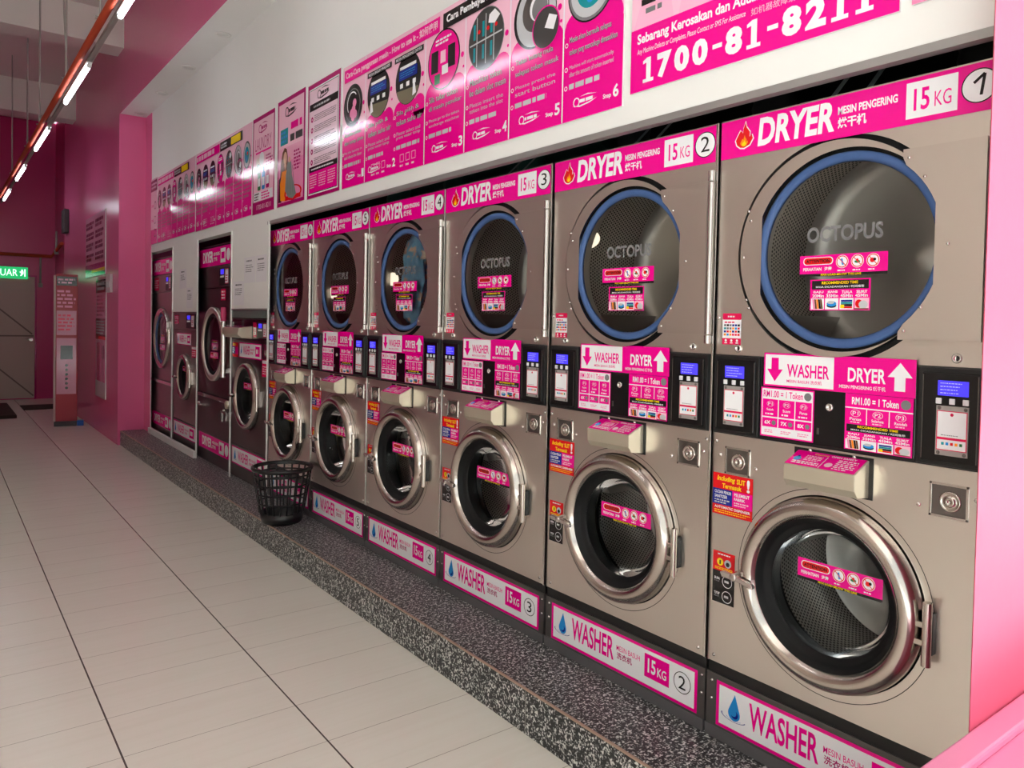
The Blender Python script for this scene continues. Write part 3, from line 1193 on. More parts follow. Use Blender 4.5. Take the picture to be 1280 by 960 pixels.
    for z_ in (.67, .622):
        D.text('BUKA' if z_ > .65 else 'TUTUP', .020, z_ + .001, .040, z_ + .009, WHITE, 1, .02)
        D.scrawl(.02, z_ - .007, .042, z_ - .001, 1, GREYP, 1)
        D.ring(.068, z_, .017, .0185, WHITE, 1)
        D.rect(.058, z_ - .003, .074, z_ + .004, GREYL, 1)
    D.build('door_instruction_label', U)
    # ---- washer door
    cs, cz = .400, .735
    b = MB()
    prof = [(.268, -.004), (.268, .012), (.263, .030), (.252, .043), (.238, .049), (.226, .047), (.216, .039), (.210, .028)]
    lathe_s(b, cs, cz, prof, CHROME, 96)
    wd = b.build('washer_door', U)
    b = MB()
    lathe_s(b, cs, cz, [(.211, .030), (.206, .026), (.198, .012), (.192, .006), (.182, .004), (.176, -.004)], RUBBER, 96)
    b.build('porthole_gasket', wd)
    b = MB()
    lathe_s(b, cs, cz, [(.183, .004), (.176, -.010), (.166, -.055), (.150, -.075), (.110, -.088), (.05, -.092), (.0005, -.093)], WGLASS, 72)
    b.build('porthole_glass', wd)
    b = MB()
    b.tube([L(.684, .640, .026), L(.684, .800, .026)], .0115, CHROME, 18)
    b.box(-.022, .0, -.696, -.674, .668 - Z0, .772 - Z0, BLACK)
    b.box(-.034, -.012, -.688, -.650, .690 - Z0, .705 - Z0, CHROME)
    b.box(-.034, -.012, -.688, -.650, .735 - Z0, .750 - Z0, CHROME)
    b.build('washer_hinge', wd, bevel=.002)
    b = MB()
    pts = [(.086, .722), (.098, .728), (.150, .724), (.202, .712), (.206, .703), (.200, .697), (.150, .706), (.094, .708)]
    b.prism(pts, .066, .053, lambda u, v_, d: L(u, v_, d), BRIGHT)
    lathe_s(b, .135, .716, [(.016, .0), (.016, .035), (.012, .058), (.012, .068), (.0005, .070)], BRIGHT, 20)
    b.build('door_handle', wd, bevel=.003)
    ca = math.radians(-4)
    fn = lambda u, v_, h: L(.437 + (u - .437), .788 + (v_ - .788), .002 + h)
    D = attention(fn, .312, .756, .560, .817)
    D.build('attention_sticker', wd)
    b = MB()
    lathe_s(b, cs, cz, [(.176, -.004), (.186, -.06), (.235, -.085), (.240, -.10)], RUBBER, 72)
    lathe_s(b, cs, cz, [(.212, -.105), (.245, -.11)], BRIGHT, 72)
    lathe_s(b, cs, cz, [(.245, -.11), (.245, -.42)], PERFW, 72)
    lathe_s(b, cs, cz, [(.245, -.42), (.20, -.44), (.08, -.44), (.07, -.42), (.0005, -.415)], DRUMBACK, 72)
    for k in range(3):
        a = math.radians(35 + 120 * k)
        c_, s_ = math.cos(a), math.sin(a)
        p = [(.245 * c_ - .03 * s_, .245 * s_ + .03 * c_), (.245 * c_ + .03 * s_, .245 * s_ - .03 * c_), (.185 * c_, .185 * s_)]
        b.prism([(cs + x, cz + y) for x, y in p], -.12, -.42, lambda u, v_, d: L(u, v_, d), DRUMBACK)
    b.build('washer_drum', U)
    # ---- toe band, kick panel, plinth
    b = MB().box(.006, .03, -.806, -.0, .365 - Z0, .404 - Z0, BLACK)
    b.build('toe_band', U)
    b = MB().box(.0, .02, -.806, -.0, .198 - Z0, .366 - Z0, KICK)
    b.build('kick_panel', U)
    for q in (.020, .793):
        for z_ in (.282, .34):
            b = MB()
            screw_head(b, q, z_, 0, .005)
            b.build('screw', U)
    b = MB().box(-.006, .03, -.806, .0, .0, .200 - Z0, PLINTHM)
    b.build('plinth', U)
    return U


words = {1: 'stacked stainless washer and dryer signed 1, nearest the pale pink partition',
         2: 'stacked stainless washer and dryer signed 2, between machines 1 and 3',
         3: 'stacked stainless washer and dryer signed 3, between machines 2 and 4',
         4: 'stacked stainless washer and dryer signed 4, blue cloth pressed against its dryer window',
         5: 'stacked stainless washer and dryer signed 5, just past the black laundry basket',
         6: 'stacked stainless washer and dryer signed 6, farthest stack, next to the single dark machines'}
YL = {1: -.003, 2: .811, 3: 1.630, 4: 2.440, 5: 3.250, 6: 4.059}
proto = make_unit()
units = {}
for num in range(1, 7):
    u = proto if num == 1 else copy_tree(proto)
    u.location = (0, YL[num] - .001, Z0)
    tag(u, words[num], 'washing machine', 'stacked washer dryers in the row')
    units[num] = u
for num, u in units.items():
    header_sign(num, u)
    base_sign(num, u)
    if num in (2, 4, 5):  # added glowing disc imitates the bright spot in this dryer window
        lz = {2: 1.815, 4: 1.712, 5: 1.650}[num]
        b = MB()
        b.lathe((0, 0, 0), [(.0005, -.016), (.02, -.014), (.034, -.008), (.038, 0), (.034, .008), (.0005, .012)], CREAMGLOW, 24)
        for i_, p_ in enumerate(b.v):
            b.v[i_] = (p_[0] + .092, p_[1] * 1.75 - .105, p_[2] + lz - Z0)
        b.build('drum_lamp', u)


# ================================================================== CLOTH IN DRYER 4
import bmesh
bm = bmesh.new()
bmesh.ops.create_icosphere(bm, subdivisions=4, radius=1)
from mathutils import noise as mnoise
for v in bm.verts:
    q = v.co.copy()
    n1 = mnoise.noise(q * 2.3) * .28 + mnoise.noise(q * 6 + Vector((3, 1, 0))) * .12
    v.co = Vector((q.x * .042 * (1 + n1), q.y * .112 * (1 + n1 * 1.2), q.z * .245 * (1 + n1 * .7)))
me = bpy.data.meshes.new('laundry')
bm.to_mesh(me)
bm.free()
me.materials.append(CLOTH)
me.polygons.foreach_set('use_smooth', [True] * len(me.polygons))
o = bpy.data.objects.new('laundry', me)
COL.objects.link(o)
o.location = (.062, YL[4] - .405, 1.70)
o.rotation_euler = (math.radians(8), 0, 0)
tag(o, 'light blue printed cloth bundled behind the dryer window of machine 4', 'laundry')

# ================================================================== THE FOUR SINGLE MACHINES AT THE FAR END
def plane0(y0, d):
    return lambda u, v, h: Vector((-d - h, -u, v - Z0))


def mag_sign(D, u0, v0, u1, v1, kg='30'):
    w_, h_ = u1 - u0, v1 - v0
    D.rect(u0, v0, u1, v1, MAG)
    D.text('DRYER', u0 + w_ * .12, v0 + h_ * .22, u0 + w_ * .45, v0 + h_ * .82, WHITE, 1, .03)
    D.text('MESIN PENGERING', u0 + w_ * .47, v0 + h_ * .55, u0 + w_ * .66, v0 + h_ * .72, WHITE, 1, .02)
    D.text('烘干机', u0 + w_ * .47, v0 + h_ * .25, u0 + w_ * .58, v0 + h_ * .48, WHITE, 1, .02)
    D.rect(u0 + w_ * .69, v0 + h_ * .12, u0 + w_ * .84, v0 + h_ * .88, WHITE, 1)
    D.scrawl(u0 + w_ * .71, v0 + h_ * .3, u0 + w_ * .82, v0 + h_ * .7, 1, MAG, 2, .9)
    D.disc(u0 + w_ * .92, v0 + h_ * .5, min(w_ * .055, h_ * .4), WHITE, 1)


def white_sign(D, u0, v0, u1, v1):
    w_, h_ = u1 - u0, v1 - v0
    D.rect(u0, v0, u1, v1, MAG)
    D.rect(u0 + h_ * .07, v0 + h_ * .07, u1 - h_ * .07, v1 - h_ * .07, WHITE, 1)
    drop(D, u0 + w_ * .04, v0 + h_ * .2, w_ * .11, h_ * .65, 2)
    D.text('WASHER', u0 + w_ * .19, v0 + h_ * .24, u0 + w_ * .50, v0 + h_ * .80, MAG, 2, .02)
    D.text('MESIN BASUH', u0 + w_ * .52, v0 + h_ * .52, u0 + w_ * .70, v0 + h_ * .66, MAG, 2, .01)
    D.text('洗衣机', u0 + w_ * .52, v0 + h_ * .28, u0 + w_ * .64, v0 + h_ * .46, MAG, 2, .02)
    D.rect(u0 + w_ * .74, v0 + h_ * .2, u0 + w_ * .93, v0 + h_ * .82, MAG, 2)
    D.scrawl(u0 + w_ * .77, v0 + h_ * .36, u0 + w_ * .90, v0 + h_ * .66, 1, WHITE, 3, .9)


def small_terminal(U, a, e, z0, z1, card=True):
    b = MB().box(-.012, .0, -e, -a, z0 - Z0, z1 - Z0, BLACK)
    tb = b.build('payment_terminal', U, bevel=.003)
    D = Decal(plane(.0125))
    w_, h_ = e - a, z1 - z0
    D.rect(a + w_ * .12, z0 + h_ * .62, a + w_ * .46, z0 + h_ * .9, SCREEN)
    D.build('screen', tb)
    D = Decal(plane(.0125))
    D.rect(a + w_ * .58, z0 + h_ * .08, a + w_ * .9, z0 + h_ * .92, PINKR)
    D.rect(a + w_ * .6, z0 + h_ * .12, a + w_ * .88, z0 + h_ * .88, WHITE, 1)
    D.scrawl(a + w_ * .64, z0 + h_ * .2, a + w_ * .84, z0 + h_ * .6, 3, PINKR, 2)
    D.build('payment_card', tb)
    for j in range(3):
        q = a + w_ * (.14 + .12 * j)
        MB().box(-.016, -.012, -q - w_ * .07, -q, z0 + h_ * .44 - Z0, z0 + h_ * .54 - Z0, BUTTON).build('button', tb)


def shell(U, w_, h_, steel):
    KZ = 0
    b = MB()
    b.box(.0, .85, -.004, -.001, KZ, h_, steel).box(.0, .85, -w_, -w_ + .004, KZ, h_, steel).box(0, .02, -w_, 0, KZ, .004, DARK).box(0, .85, -w_, 0, h_ - .01, h_, steel)
    b.box(.84, .85, -w_, 0, 0, h_, DARK)
    b.build('cabinet', U)


def far_root(name, y0):
    return empty(name, (0, y0, Z0))


def big_dryer(y0, w_, label, steel, bar):
    U = far_root('tumble_dryer', y0)
    tag(U, label, 'dryer', 'single tumble dryers at the far end')
    shell(U, w_, 2.115 - Z0, steel)
    cs, cz, R = .49, 1.235, .335
    b = MB()
    holed(b, .004, w_ - .004, .78, 1.73, cs, cz, R, 0, steel)
    b.build('front_panel', U)
    MB().box(-.002, .01, -w_ + .004, -.004, 1.735 - Z0, 1.925 - Z0, steel).build('control_panel', U, bevel=.002)
    MB().box(-.004, .01, -w_ + .004, -.004, .42 - Z0, .74 - Z0, steel).build('lower_panel', U, bevel=.002)
    MB().box(-.016, .01, -w_ + .004, -.004, .742 - Z0, .775 - Z0, BRIGHT).build('panel_trim', U, bevel=.003)
    MB().box(-.002, .01, -w_ + .004, -.004, .0, .418 - Z0, steel).build('kick_panel', U)
    D = Decal(plane(.003)); mag_sign(D, .02, 1.93, w_ - .02, 2.095); D.build('header_sign', U)
    D = Decal(plane(.003)); mag_sign(D, .05, .265, w_ - .02, .405); D.build('base_sign', U)
    small_terminal(U, .67, w_ - .03, 1.75, 1.905)
    D = Decal(plane(.003))
    if bar:
        D.rect(.69, 1.62, .83, 1.72, PINKR)
        D.scrawl(.71, 1.63, .81, 1.71, 3, WHITE, 1)
    else:
        D.rect(.11, 1.76, .34, 1.90, PINKR)
        D.scrawl(.13, 1.78, .32, 1.88, 4, PINKL, 1)
    D.build('price_sticker', U)
    b = MB()
    lathe_s(b, cs, cz, [(R - .004, -.004), (R - .006, .022), (R - .03, .030), (R - .055, .024), (R - .06, .0)], STEELD if bar else CHROME, 80)
    door = b.build('dryer_door', U)
    b = MB()
    lathe_s(b, cs, cz, [(R - .058, .004), (R - .065, .012), (R - .085, .008), (R - .09, -.004)], RUBBER if bar else BLUE, 80)
    b.build('door_gasket', door)
    b = MB()
    lathe_s(b, cs, cz, [(.0005, .0), (.12, .0), (R - .085, .0)], DGLASS, 80)
    b.build('door_glass', door)
    D = attention(plane(.002), cs - .10, 1.10, cs + .14, 1.165); D.build('attention_sticker', door)
    D = Decal(plane(.002), .0004)
    D.rect(cs - .06, 1.18, cs + .12, 1.27, MAG); time_block(D, cs - .06, 1.18, cs + .12, 1.27, 1); D.build('drying_time_sticker', door)
    b = MB()
    lathe_s(b, cs, cz, [(R - .1, -.01), (R - .04, -.06), (R + .02, -.07)], DRUMBACK)
    lathe_s(b, cs, cz, [(R + .02, -.07), (R + .02, -.5), (.0005, -.52)], PERFD)
    b.build('dryer_drum', U)
    if bar:
        b = MB()
        b.tube([L(.885, .965, .035), L(.885, 1.44, .035)], .026, BRIGHT, 20)
        b.box(-.03, 0, -.90, -.87, 1.0 - Z0, 1.04 - Z0, BRIGHT).box(-.03, 0, -.90, -.87, 1.37 - Z0, 1.41 - Z0, BRIGHT)
        b.build('door_handle', door)
        b = MB()
        b.tube([L(.885, 1.445, .035), L(.885, 1.56, .035)], .024, M('pink_tape', (206, 60, 110), .5), 16)
        b.build('handle_wrap', door)
        for q in (.03, .80):
            b = MB()
            lathe_s(b, q + .02, .665, [(.02, 0), (.02, .016), (.0005, .02)], BRIGHT, 20)
            b.box(-.03, -.014, -q - .15, -q, .658 - Z0, .674 - Z0, BRIGHT)
            if q > .5:
                b.box(-.03, -.014, -q - .03, -q - .01, .58 - Z0, .66 - Z0, BRIGHT)
                lathe_s(b, q + .14, .735, [(.035, 0), (.035, .028), (.0005, .034)], SOAPB, 24)
            b.build('panel_latch', U)
    else:
        MB().box(-.03, 0, -.80, -.775, 1.30 - Z0, 1.42 - Z0, BRIGHT).build('door_handle', door, bevel=.004)
    return U


def single_washer(y0, w_, label, steel, near):
    U = far_root('washing_machine', y0)
    tag(U, label, 'washing machine', 'single washers at the far end')
    top = 1.465 if near else 1.52
    shell(U, w_, top - Z0, steel)
    cs, cz, R = (.415, .85, .275) if near else (.47, .875, .235)
    b = MB()
    holed(b, .004, w_ - .004, .43, 1.30 if near else 1.34, cs, cz, R, 0, steel)
    b.build('front_panel', U)
    cp = MB().box(-.004, .02, -w_ + .004, -.004, (1.305 if near else 1.345) - Z0, top - .005 - Z0, GLOSSBLACK if near else steel).build('control_panel', U, bevel=.003)
    MB().box(.0, .02, -w_ + .004, -.004, 0, .425 - Z0, KICK).build('kick_panel', U)
    D = Decal(plane(.003)); white_sign(D, .03, .265, w_ - .01, .41); D.build('base_sign', U)
    if near:
        small_terminal(U, .65, .875, 1.32, 1.445)
        D = Decal(plane(.006))
        D.rect(.535, 1.325, .615, 1.44, PINKR); D.rect(.545, 1.345, .605, 1.40, WHITE, 1); D.scrawl(.55, 1.35, .6, 1.395, 3, PINKR, 2)
        D.build('price_sticker', U)
        D = Decal(plane(.0015)); white_sign(D, .19, 1.15, .72, 1.275); D.build('washer_sign', U)
        D = Decal(plane(.0015)); D.rect(.735, 1.03, .87, 1.16, PINKR); D.rect(.74, 1.13, .865, 1.155, WHITE, 1); D.scrawl(.75, 1.045, .855, 1.115, 4, PINKL, 1); D.build('notice_sticker', U)
        D = Decal(plane(.0015)); D.rect(.01, 1.15, .165, 1.27, RED); D.rect(.01, 1.175, .09, 1.235, BLUEP, 1); D.rect(.09, 1.175, .165, 1.235, MAG, 1)
        D.scrawl(.03, 1.24, .14, 1.265, 1, YEL, 1); D.scrawl(.02, 1.18, .08, 1.23, 3, WHITE, 2); D.build('detergent_label', U)
        b = MB()
        prof = [(.0, 1.41), (.105, 1.395), (.115, 1.345), (.08, 1.315), (.0, 1.31)]
        v = [L(.09, z_, d_) for d_, z_ in prof] + [L(.50, z_, d_) for d_, z_ in prof]
        n = 5
        b.add(v, [tuple(range(n)), tuple(reversed(range(n, 2 * n)))] + [(i, n + i, n + (i + 1) % n, (i + 1) % n) for i in range(n)], SOAPB)
        sdp = b.build('soap_dispenser', U, bevel=.004)
        D = Decal(lambda u, v_, h: L(u, 1.411 - .143 * v_ + h, .002 + v_)); D.rect(.10, .005, .49, .10, MAG); D.scrawl(.12, .02, .46, .09, 4, PINKL, 1); D.build('caution_label', sdp)
        b = MB()
        a, e, z0, z1 = .78, .87, 1.165, 1.275
        b.box(-.006, 0, -e, -a, z0 - Z0, z1 - Z0, BRIGHT)
        lathe_s(b, .83, 1.21, [(.024, .006), (.02, .012), (.0005, .012)], CHROME, 20)
        b.build('lock_recess', U)
    else:
        D = Decal(plane(.006)); D.rect(.05, 1.40, .22, 1.49, PINKR); D.scrawl(.07, 1.42, .2, 1.48, 3, PINKL, 1); D.build('price_sticker', U)
        small_terminal(U, .52, .84, 1.36, 1.50)
        D = Decal(plane(.0015)); white_sign(D, .13, 1.19, .67, 1.31); D.build('washer_sign', U)
        D = Decal(plane(.0015)); D.rect(.69, 1.08, .86, 1.19, PINKR); D.rect(.695, 1.16, .855, 1.185, WHITE, 1); D.scrawl(.71, 1.09, .84, 1.15, 3, PINKL, 1); D.build('notice_sticker', U)
    b = MB()
    lathe_s(b, cs, cz, [(R - .004, -.004), (R - .004, .012), (R - .01, .03), (R - .022, .042), (R - .04, .046), (R - .055, .036), (R - .06, .026)], CHROME, 80)
    wd = b.build('washer_door', U)
    b = MB()
    lathe_s(b, cs, cz, [(R - .058, .028), (R - .07, .01), (R - .09, .004), (R - .095, -.004)], RUBBER, 72)
    b.build('porthole_gasket', wd)
    b = MB()
    lathe_s(b, cs, cz, [(R - .088, .003), (R - .1, -.03), (R - .13, -.07), (.0005, -.085)], WGLASS, 60)
    b.build('porthole_glass', wd)
    b = MB()
    b.tube([L(cs + R + .005, cz - .09, .026), L(cs + R + .005, cz + .09, .026)], .012, CHROME, 16)
    b.box(-.02, 0, -(cs + R + .012), -(cs + R - .02), cz - .06 - Z0, cz + .06 - Z0, CHROME)
    b.build('washer_hinge', wd)
    b = MB()
    b.prism([(cs - R - .04, cz + .0), (cs - R + .06, cz - .01), (cs - R + .06, cz - .024), (cs - R - .04, cz - .018)], .064, .05, lambda u, v_, d: L(u, v_, d), BRIGHT)
    lathe_s(b, cs - R + .005, cz - .012, [(.015, 0), (.013, .06), (.0005, .064)], BRIGHT, 16)
    b.build('door_handle', wd)
    D = attention(plane(.002), cs - .10, cz + .05, cs + .13, cz + .105); D.build('attention_sticker', wd)
    b = MB()
    lathe_s(b, cs, cz, [(R - .095, -.004), (R - .08, -.07), (R - .02, -.09)], RUBBER)
    lathe_s(b, cs, cz, [(R - .02, -.09), (R - .02, -.4), (.0005, -.42)], PERFW)
    b.build('washer_drum', U)
    return U


GSTEEL = steel_mat('far_machine_steel', (168, 154, 150), 0.34, 0.08, (2, 60, 2))
BSTEEL = steel_mat('dark_machine_steel', (108, 96, 96), 0.30, 0.08, (2, 60, 2))
big_dryer(7.885, .955, 'pale grey tumble dryer with round window, against the pink end wall', GSTEEL, False)
single_washer(6.885, .87, 'pale grey front-loading washer between the two single tumble dryers', GSTEEL, False)
big_dryer(5.955, .985, 'dark tumble dryer with tall bright handle bar beside its round window', BSTEEL, True)
single_washer(4.944, .875, 'dark front-loading washer with cream soap drawer, left of machine 6', BSTEEL, True)

# pale boards closing the gaps over the two single washers
o = MB().box(-.047, -.040, 3.955, 4.80, 1.472, 1.533, M('green_glass_strip', (96, 120, 112), .2, .3)).build('trim_4'); struct(o)
# rail of pale board under the far pair
o = MB().box(-.075, -.046, 5.83, 7.70, .162, .222, WALLW).build('baseboard_right'); struct(o)


# ================================================================== PAPER NOTICES ON THE BOARDS
def notice(y0, y1, z0, z1, label, seed):
    fn = lambda u, v, h: Vector((XW - .0012 - h, -u, v))
    D = Decal(fn)
    D.rect(-y1, z0, -y0, z1, PAPER)
    D.mb.add([fn(-y1, z0, -.001), fn(-y0, z0, -.001), fn(-y0, z1, -.001), fn(-y1, z1, -.001)], [(0, 1, 2, 3)], PAPER)
    w_, h_ = y1 - y0, z1 - z0
    D.scrawl(-y1 + w_ * .2, z0 + h_ * .8, -y0 - w_ * .2, z0 + h_ * .9, 1, GREYP, 1, .6)
    D.scrawl(-y1 + w_ * .15, z0 + h_ * .4, -y0 - w_ * .15, z0 + h_ * .72, 4, GREYP, 1, .4, random.Random(seed))
    o_ = D.build('paper_notice')
    tag(o_, label, 'notice', 'paper notices over the single washers')


notice(6.21, 6.46, 1.75, 1.94, 'upper white paper notice on the board over the pale grey washer', 1)
notice(5.99, 6.20, 1.555, 1.75, 'lower white paper notice on the board over the pale grey washer', 2)
notice(4.24, 4.50, 1.745, 1.945, 'white paper notice, upper left of the pair over the dark washer', 3)
notice(3.995, 4.225, 1.745, 1.945, 'white paper notice, upper right of the pair over the dark washer', 4)
notice(4.50, 4.76, 1.575, 1.765, 'low white paper notice just above the soap drawer of the dark washer', 5)


# ================================================================== POSTERS
XP = XW - .004


def poster(name, y0, y1, z0, z1, label, cat='poster', group=None):
    """thin board on the white wall; returns a Decal in (metres from its left edge, metres above its foot)"""
    b = MB().box(XP - .004, XP + .003, y0, y1, z0, z1, M('board_edge', (220, 214, 216), .4))
    o_ = b.build(name)
    tag(o_, label, cat, group)
    D = Decal(lambda u, v, h: Vector((XP - .0045 - h, y1 - u, z0 + v)), .0005)
    return o_, D


def swoosh(D, u, v, w_, h_, mat, Lr):
    D.ring(u + w_ * .16, v + h_ * .45, h_ * .30, h_ * .40, mat, Lr, a0=math.radians(-60), a1=math.radians(250))
    D.scrawl(u + w_ * .3, v + h_ * .32, u + w_ * .92, v + h_ * .62, 1, mat, Lr, .9)
    D.poly([(u, v + h_ * .2), (u + w_ * .3, v), (u + w_ * .7, v + h_ * .12), (u + w_, v + h_ * .38), (u + w_ * .65, v + h_ * .22), (u + w_ * .3, v + h_ * .12)], mat, Lr)
    D.poly([(u + w_ * .3, v + h_ * .85), (u + w_ * .62, v + h_ * .95), (u + w_, v + h_ * .75), (u + w_ * .62, v + h_ * .85)], mat, Lr)


def cloudtop(D, u0, u1, v, mat, Lr, seed=1):
    rnd = random.Random(seed)
    n = 3
    for k in range(n):
        r = (u1 - u0) / n * (.52 + .12 * rnd.random())
        c_ = min(max(u0 + (u1 - u0) * (k + .5) / n, u0 + r), u1 - r)
        D.disc(c_, v + (.02 if k == 1 else -.01), r, mat, Lr, n=22)


def picture(D, k, u, v, r, ry, Lr):
    """round illustration of each step"""
    D.disc(u, v, r, PBLACK if k != 4 else GREYP, Lr, ry, 36)
    if k == 0:
        D.disc(u, v, r * .80, GREYP, Lr + 1, ry * .80, 32)
        D.disc(u, v, r * .74, PBLACK, Lr + 2, ry * .74, 32)
        D.ring(u - r * .05, v + ry * .1, r * .5, r * .56, WHITE, Lr + 3, a0=math.radians(40), a1=math.radians(220))
        for a, b_ in ((.1, -.2), (-.12, -.35), (.28, -.45), (.05, -.55), (.2, .08)):
            D.disc(u + r * a, v + ry * b_, r * .2, PINKM, Lr + 4, n=14)
    elif k in (1, 2):
        D.disc(u, v - ry * .02, r * .96, M('print_khaki', (120, 112, 92), .11), Lr + 1, ry * .96, 24, math.radians(200), math.radians(340))
        D.rect(u - r * .72, v + ry * .02, u + r * .72, v + ry * .42, BLUEP, Lr + 2)
        D.rect(u - r * .64, v + ry * .44, u + r * .64, v + ry * .56, WHITE, Lr + 2)
        D.scrawl(u - r * .6, v + ry * .1, u + r * .6, v + ry * .36, 3, SKYB, Lr + 3, .4)
        for q in (-.5, 0, .5):
            D.rect(u + r * (q - .12), v - ry * .28, u + r * (q + .12), v - ry * .1, WHITE, Lr + 2)
        q = -.6 if k == 1 else .5
        D.poly([(u + r * (q - .12), v - ry * .75), (u + r * (q + .16), v - ry * .68), (u + r * (q + .06), v - ry * .25), (u + r * (q - .08), v - ry * .2)], WHITE, Lr + 3)
    elif k == 3:
        D.disc(u, v, r * .95, MAG, Lr + 1, ry * .95, 30)
        D.scrawl(u - r * .5, v + ry * .52, u + r * .5, v + ry * .76, 2, WHITE, Lr + 2)
        for q, mt in ((-.55, PBLACK), (.5, PBLACK)):
            D.rect(u + r * (q - .22), v - ry * .35, u + r * (q + .22), v + ry * .38, mt, Lr + 2)
        D.rect(u - r * .18, v - ry * .1, u + r * .14, v + ry * .3, PINKL, Lr + 2)
        D.rect(u - r * .55, v - ry * .75, u - r * .2, v - ry * .42, GREENP, Lr + 2)
        D.rect(u - r * .08, v - ry * .5, u + r * .3, v - ry * .2, WHITE, Lr + 2)
    elif k == 4:
        D.disc(u, v, r * .97, M('print_charcoal', (64, 62, 62), .11), Lr + 1, ry * .97, 30)
        for q in (-.5, 0, .45):
            D.rect(u + r * q - r * .02, v - ry * .8, u + r * q + r * .02, v + ry * .8, GREYL, Lr + 2)
            D.rect(u + r * (q - .2), v - ry * .62, u + r * (q - .08), v - ry * .15, TEALP, Lr + 2)
            D.rect(u + r * (q - .2), v + ry * .1, u + r * (q - .08), v + ry * .6, TEALP, Lr + 2)
            D.disc(u + r * (q + .12), v + ry * .3, r * .07, RED, Lr + 2, n=12)
        D.line(u - r * .9, v - ry * .05, u + r * .9, v + ry * .02, r * .05, GREYL, Lr + 3)
        D.poly([(u + r * .15, v + ry * .45), (u + r * .5, v + ry * .35), (u + r * .78, v + ry * .55), (u + r * .5, v + ry * .8), (u + r * .2, v + ry * .7)], WHITE, Lr + 4)
    elif k == 5:
        D.disc(u + r * .05, v, r * .92, GREYL, Lr + 1, ry * .95, 32)
        D.disc(u + r * .05, v + ry * .1, r * .62, DSTEEL, Lr + 2, ry * .62, 28)
        D.disc(u + r * .2, v + ry * .15, r * .42, WHITE, Lr + 3, ry * .4, 24)
        D.disc(u + r * .25, v + ry * .1, r * .36, GREYP, Lr + 4, ry * .36, 24)
        D.disc(u + r * .55, v - ry * .55, r * .62, M('print_charcoal', (64, 62, 62), .11), Lr + 5, ry * .62, 28)
        D.ring(u + r * .55, v - ry * .55, r * .58, r * .62, MAG, Lr + 6)
        D.poly([(u + r * .5, v - ry * .55), (u + r * .9, v - ry * .7), (u + r * 1.05, v - ry * .35), (u + r * .7, v - ry * .2)], WHITE, Lr + 6)
    else:
        D.disc(u, v, r * .95, GREYP, Lr + 1, ry * .95, 32)
        D.disc(u, v, r * .86, GREYL, Lr + 2, ry * .86, 32)
        D.disc(u, v, r * .6, TEALP, Lr + 3, ry * .6, 28)
        for a, b_ in ((.2, .1), (-.25, -.1), (.0, -.3), (-.1, .3)):
            D.disc(u + r * a, v + ry * b_, r * .16, RED if a > 0 else SKYB, Lr + 4, n=12)


STEPS = (
    (0.000, 0.306, ('Masukkan pakaian', 'dan tutup pintu'), ('Put the laundry in', 'and close the door')),
    (0.306, 0.959, ('Sila pilih &', 'tekan suhu air'), ('Please select and', 'press water temp')),
    (0.959, 1.316, ('Sila tukar token', 'di mesin penukar'), ('Please go to the token', 'exchange machine')),
    (1.316, 1.656, ('Masukkan token', 'ke dalam slot mesin'), ('Please insert the', 'token into the slot')),
    (1.656, 1.999, ('Tekan butang mula', 'selepas token masuk'), ('Please press the', 'start button')),
    (1.999, 2.317, ('Mesin akan bermula selepas', 'token yang mencukupi dimasukkan'), ('Machine will start automatically', 'after the amount of token inserted')),
)


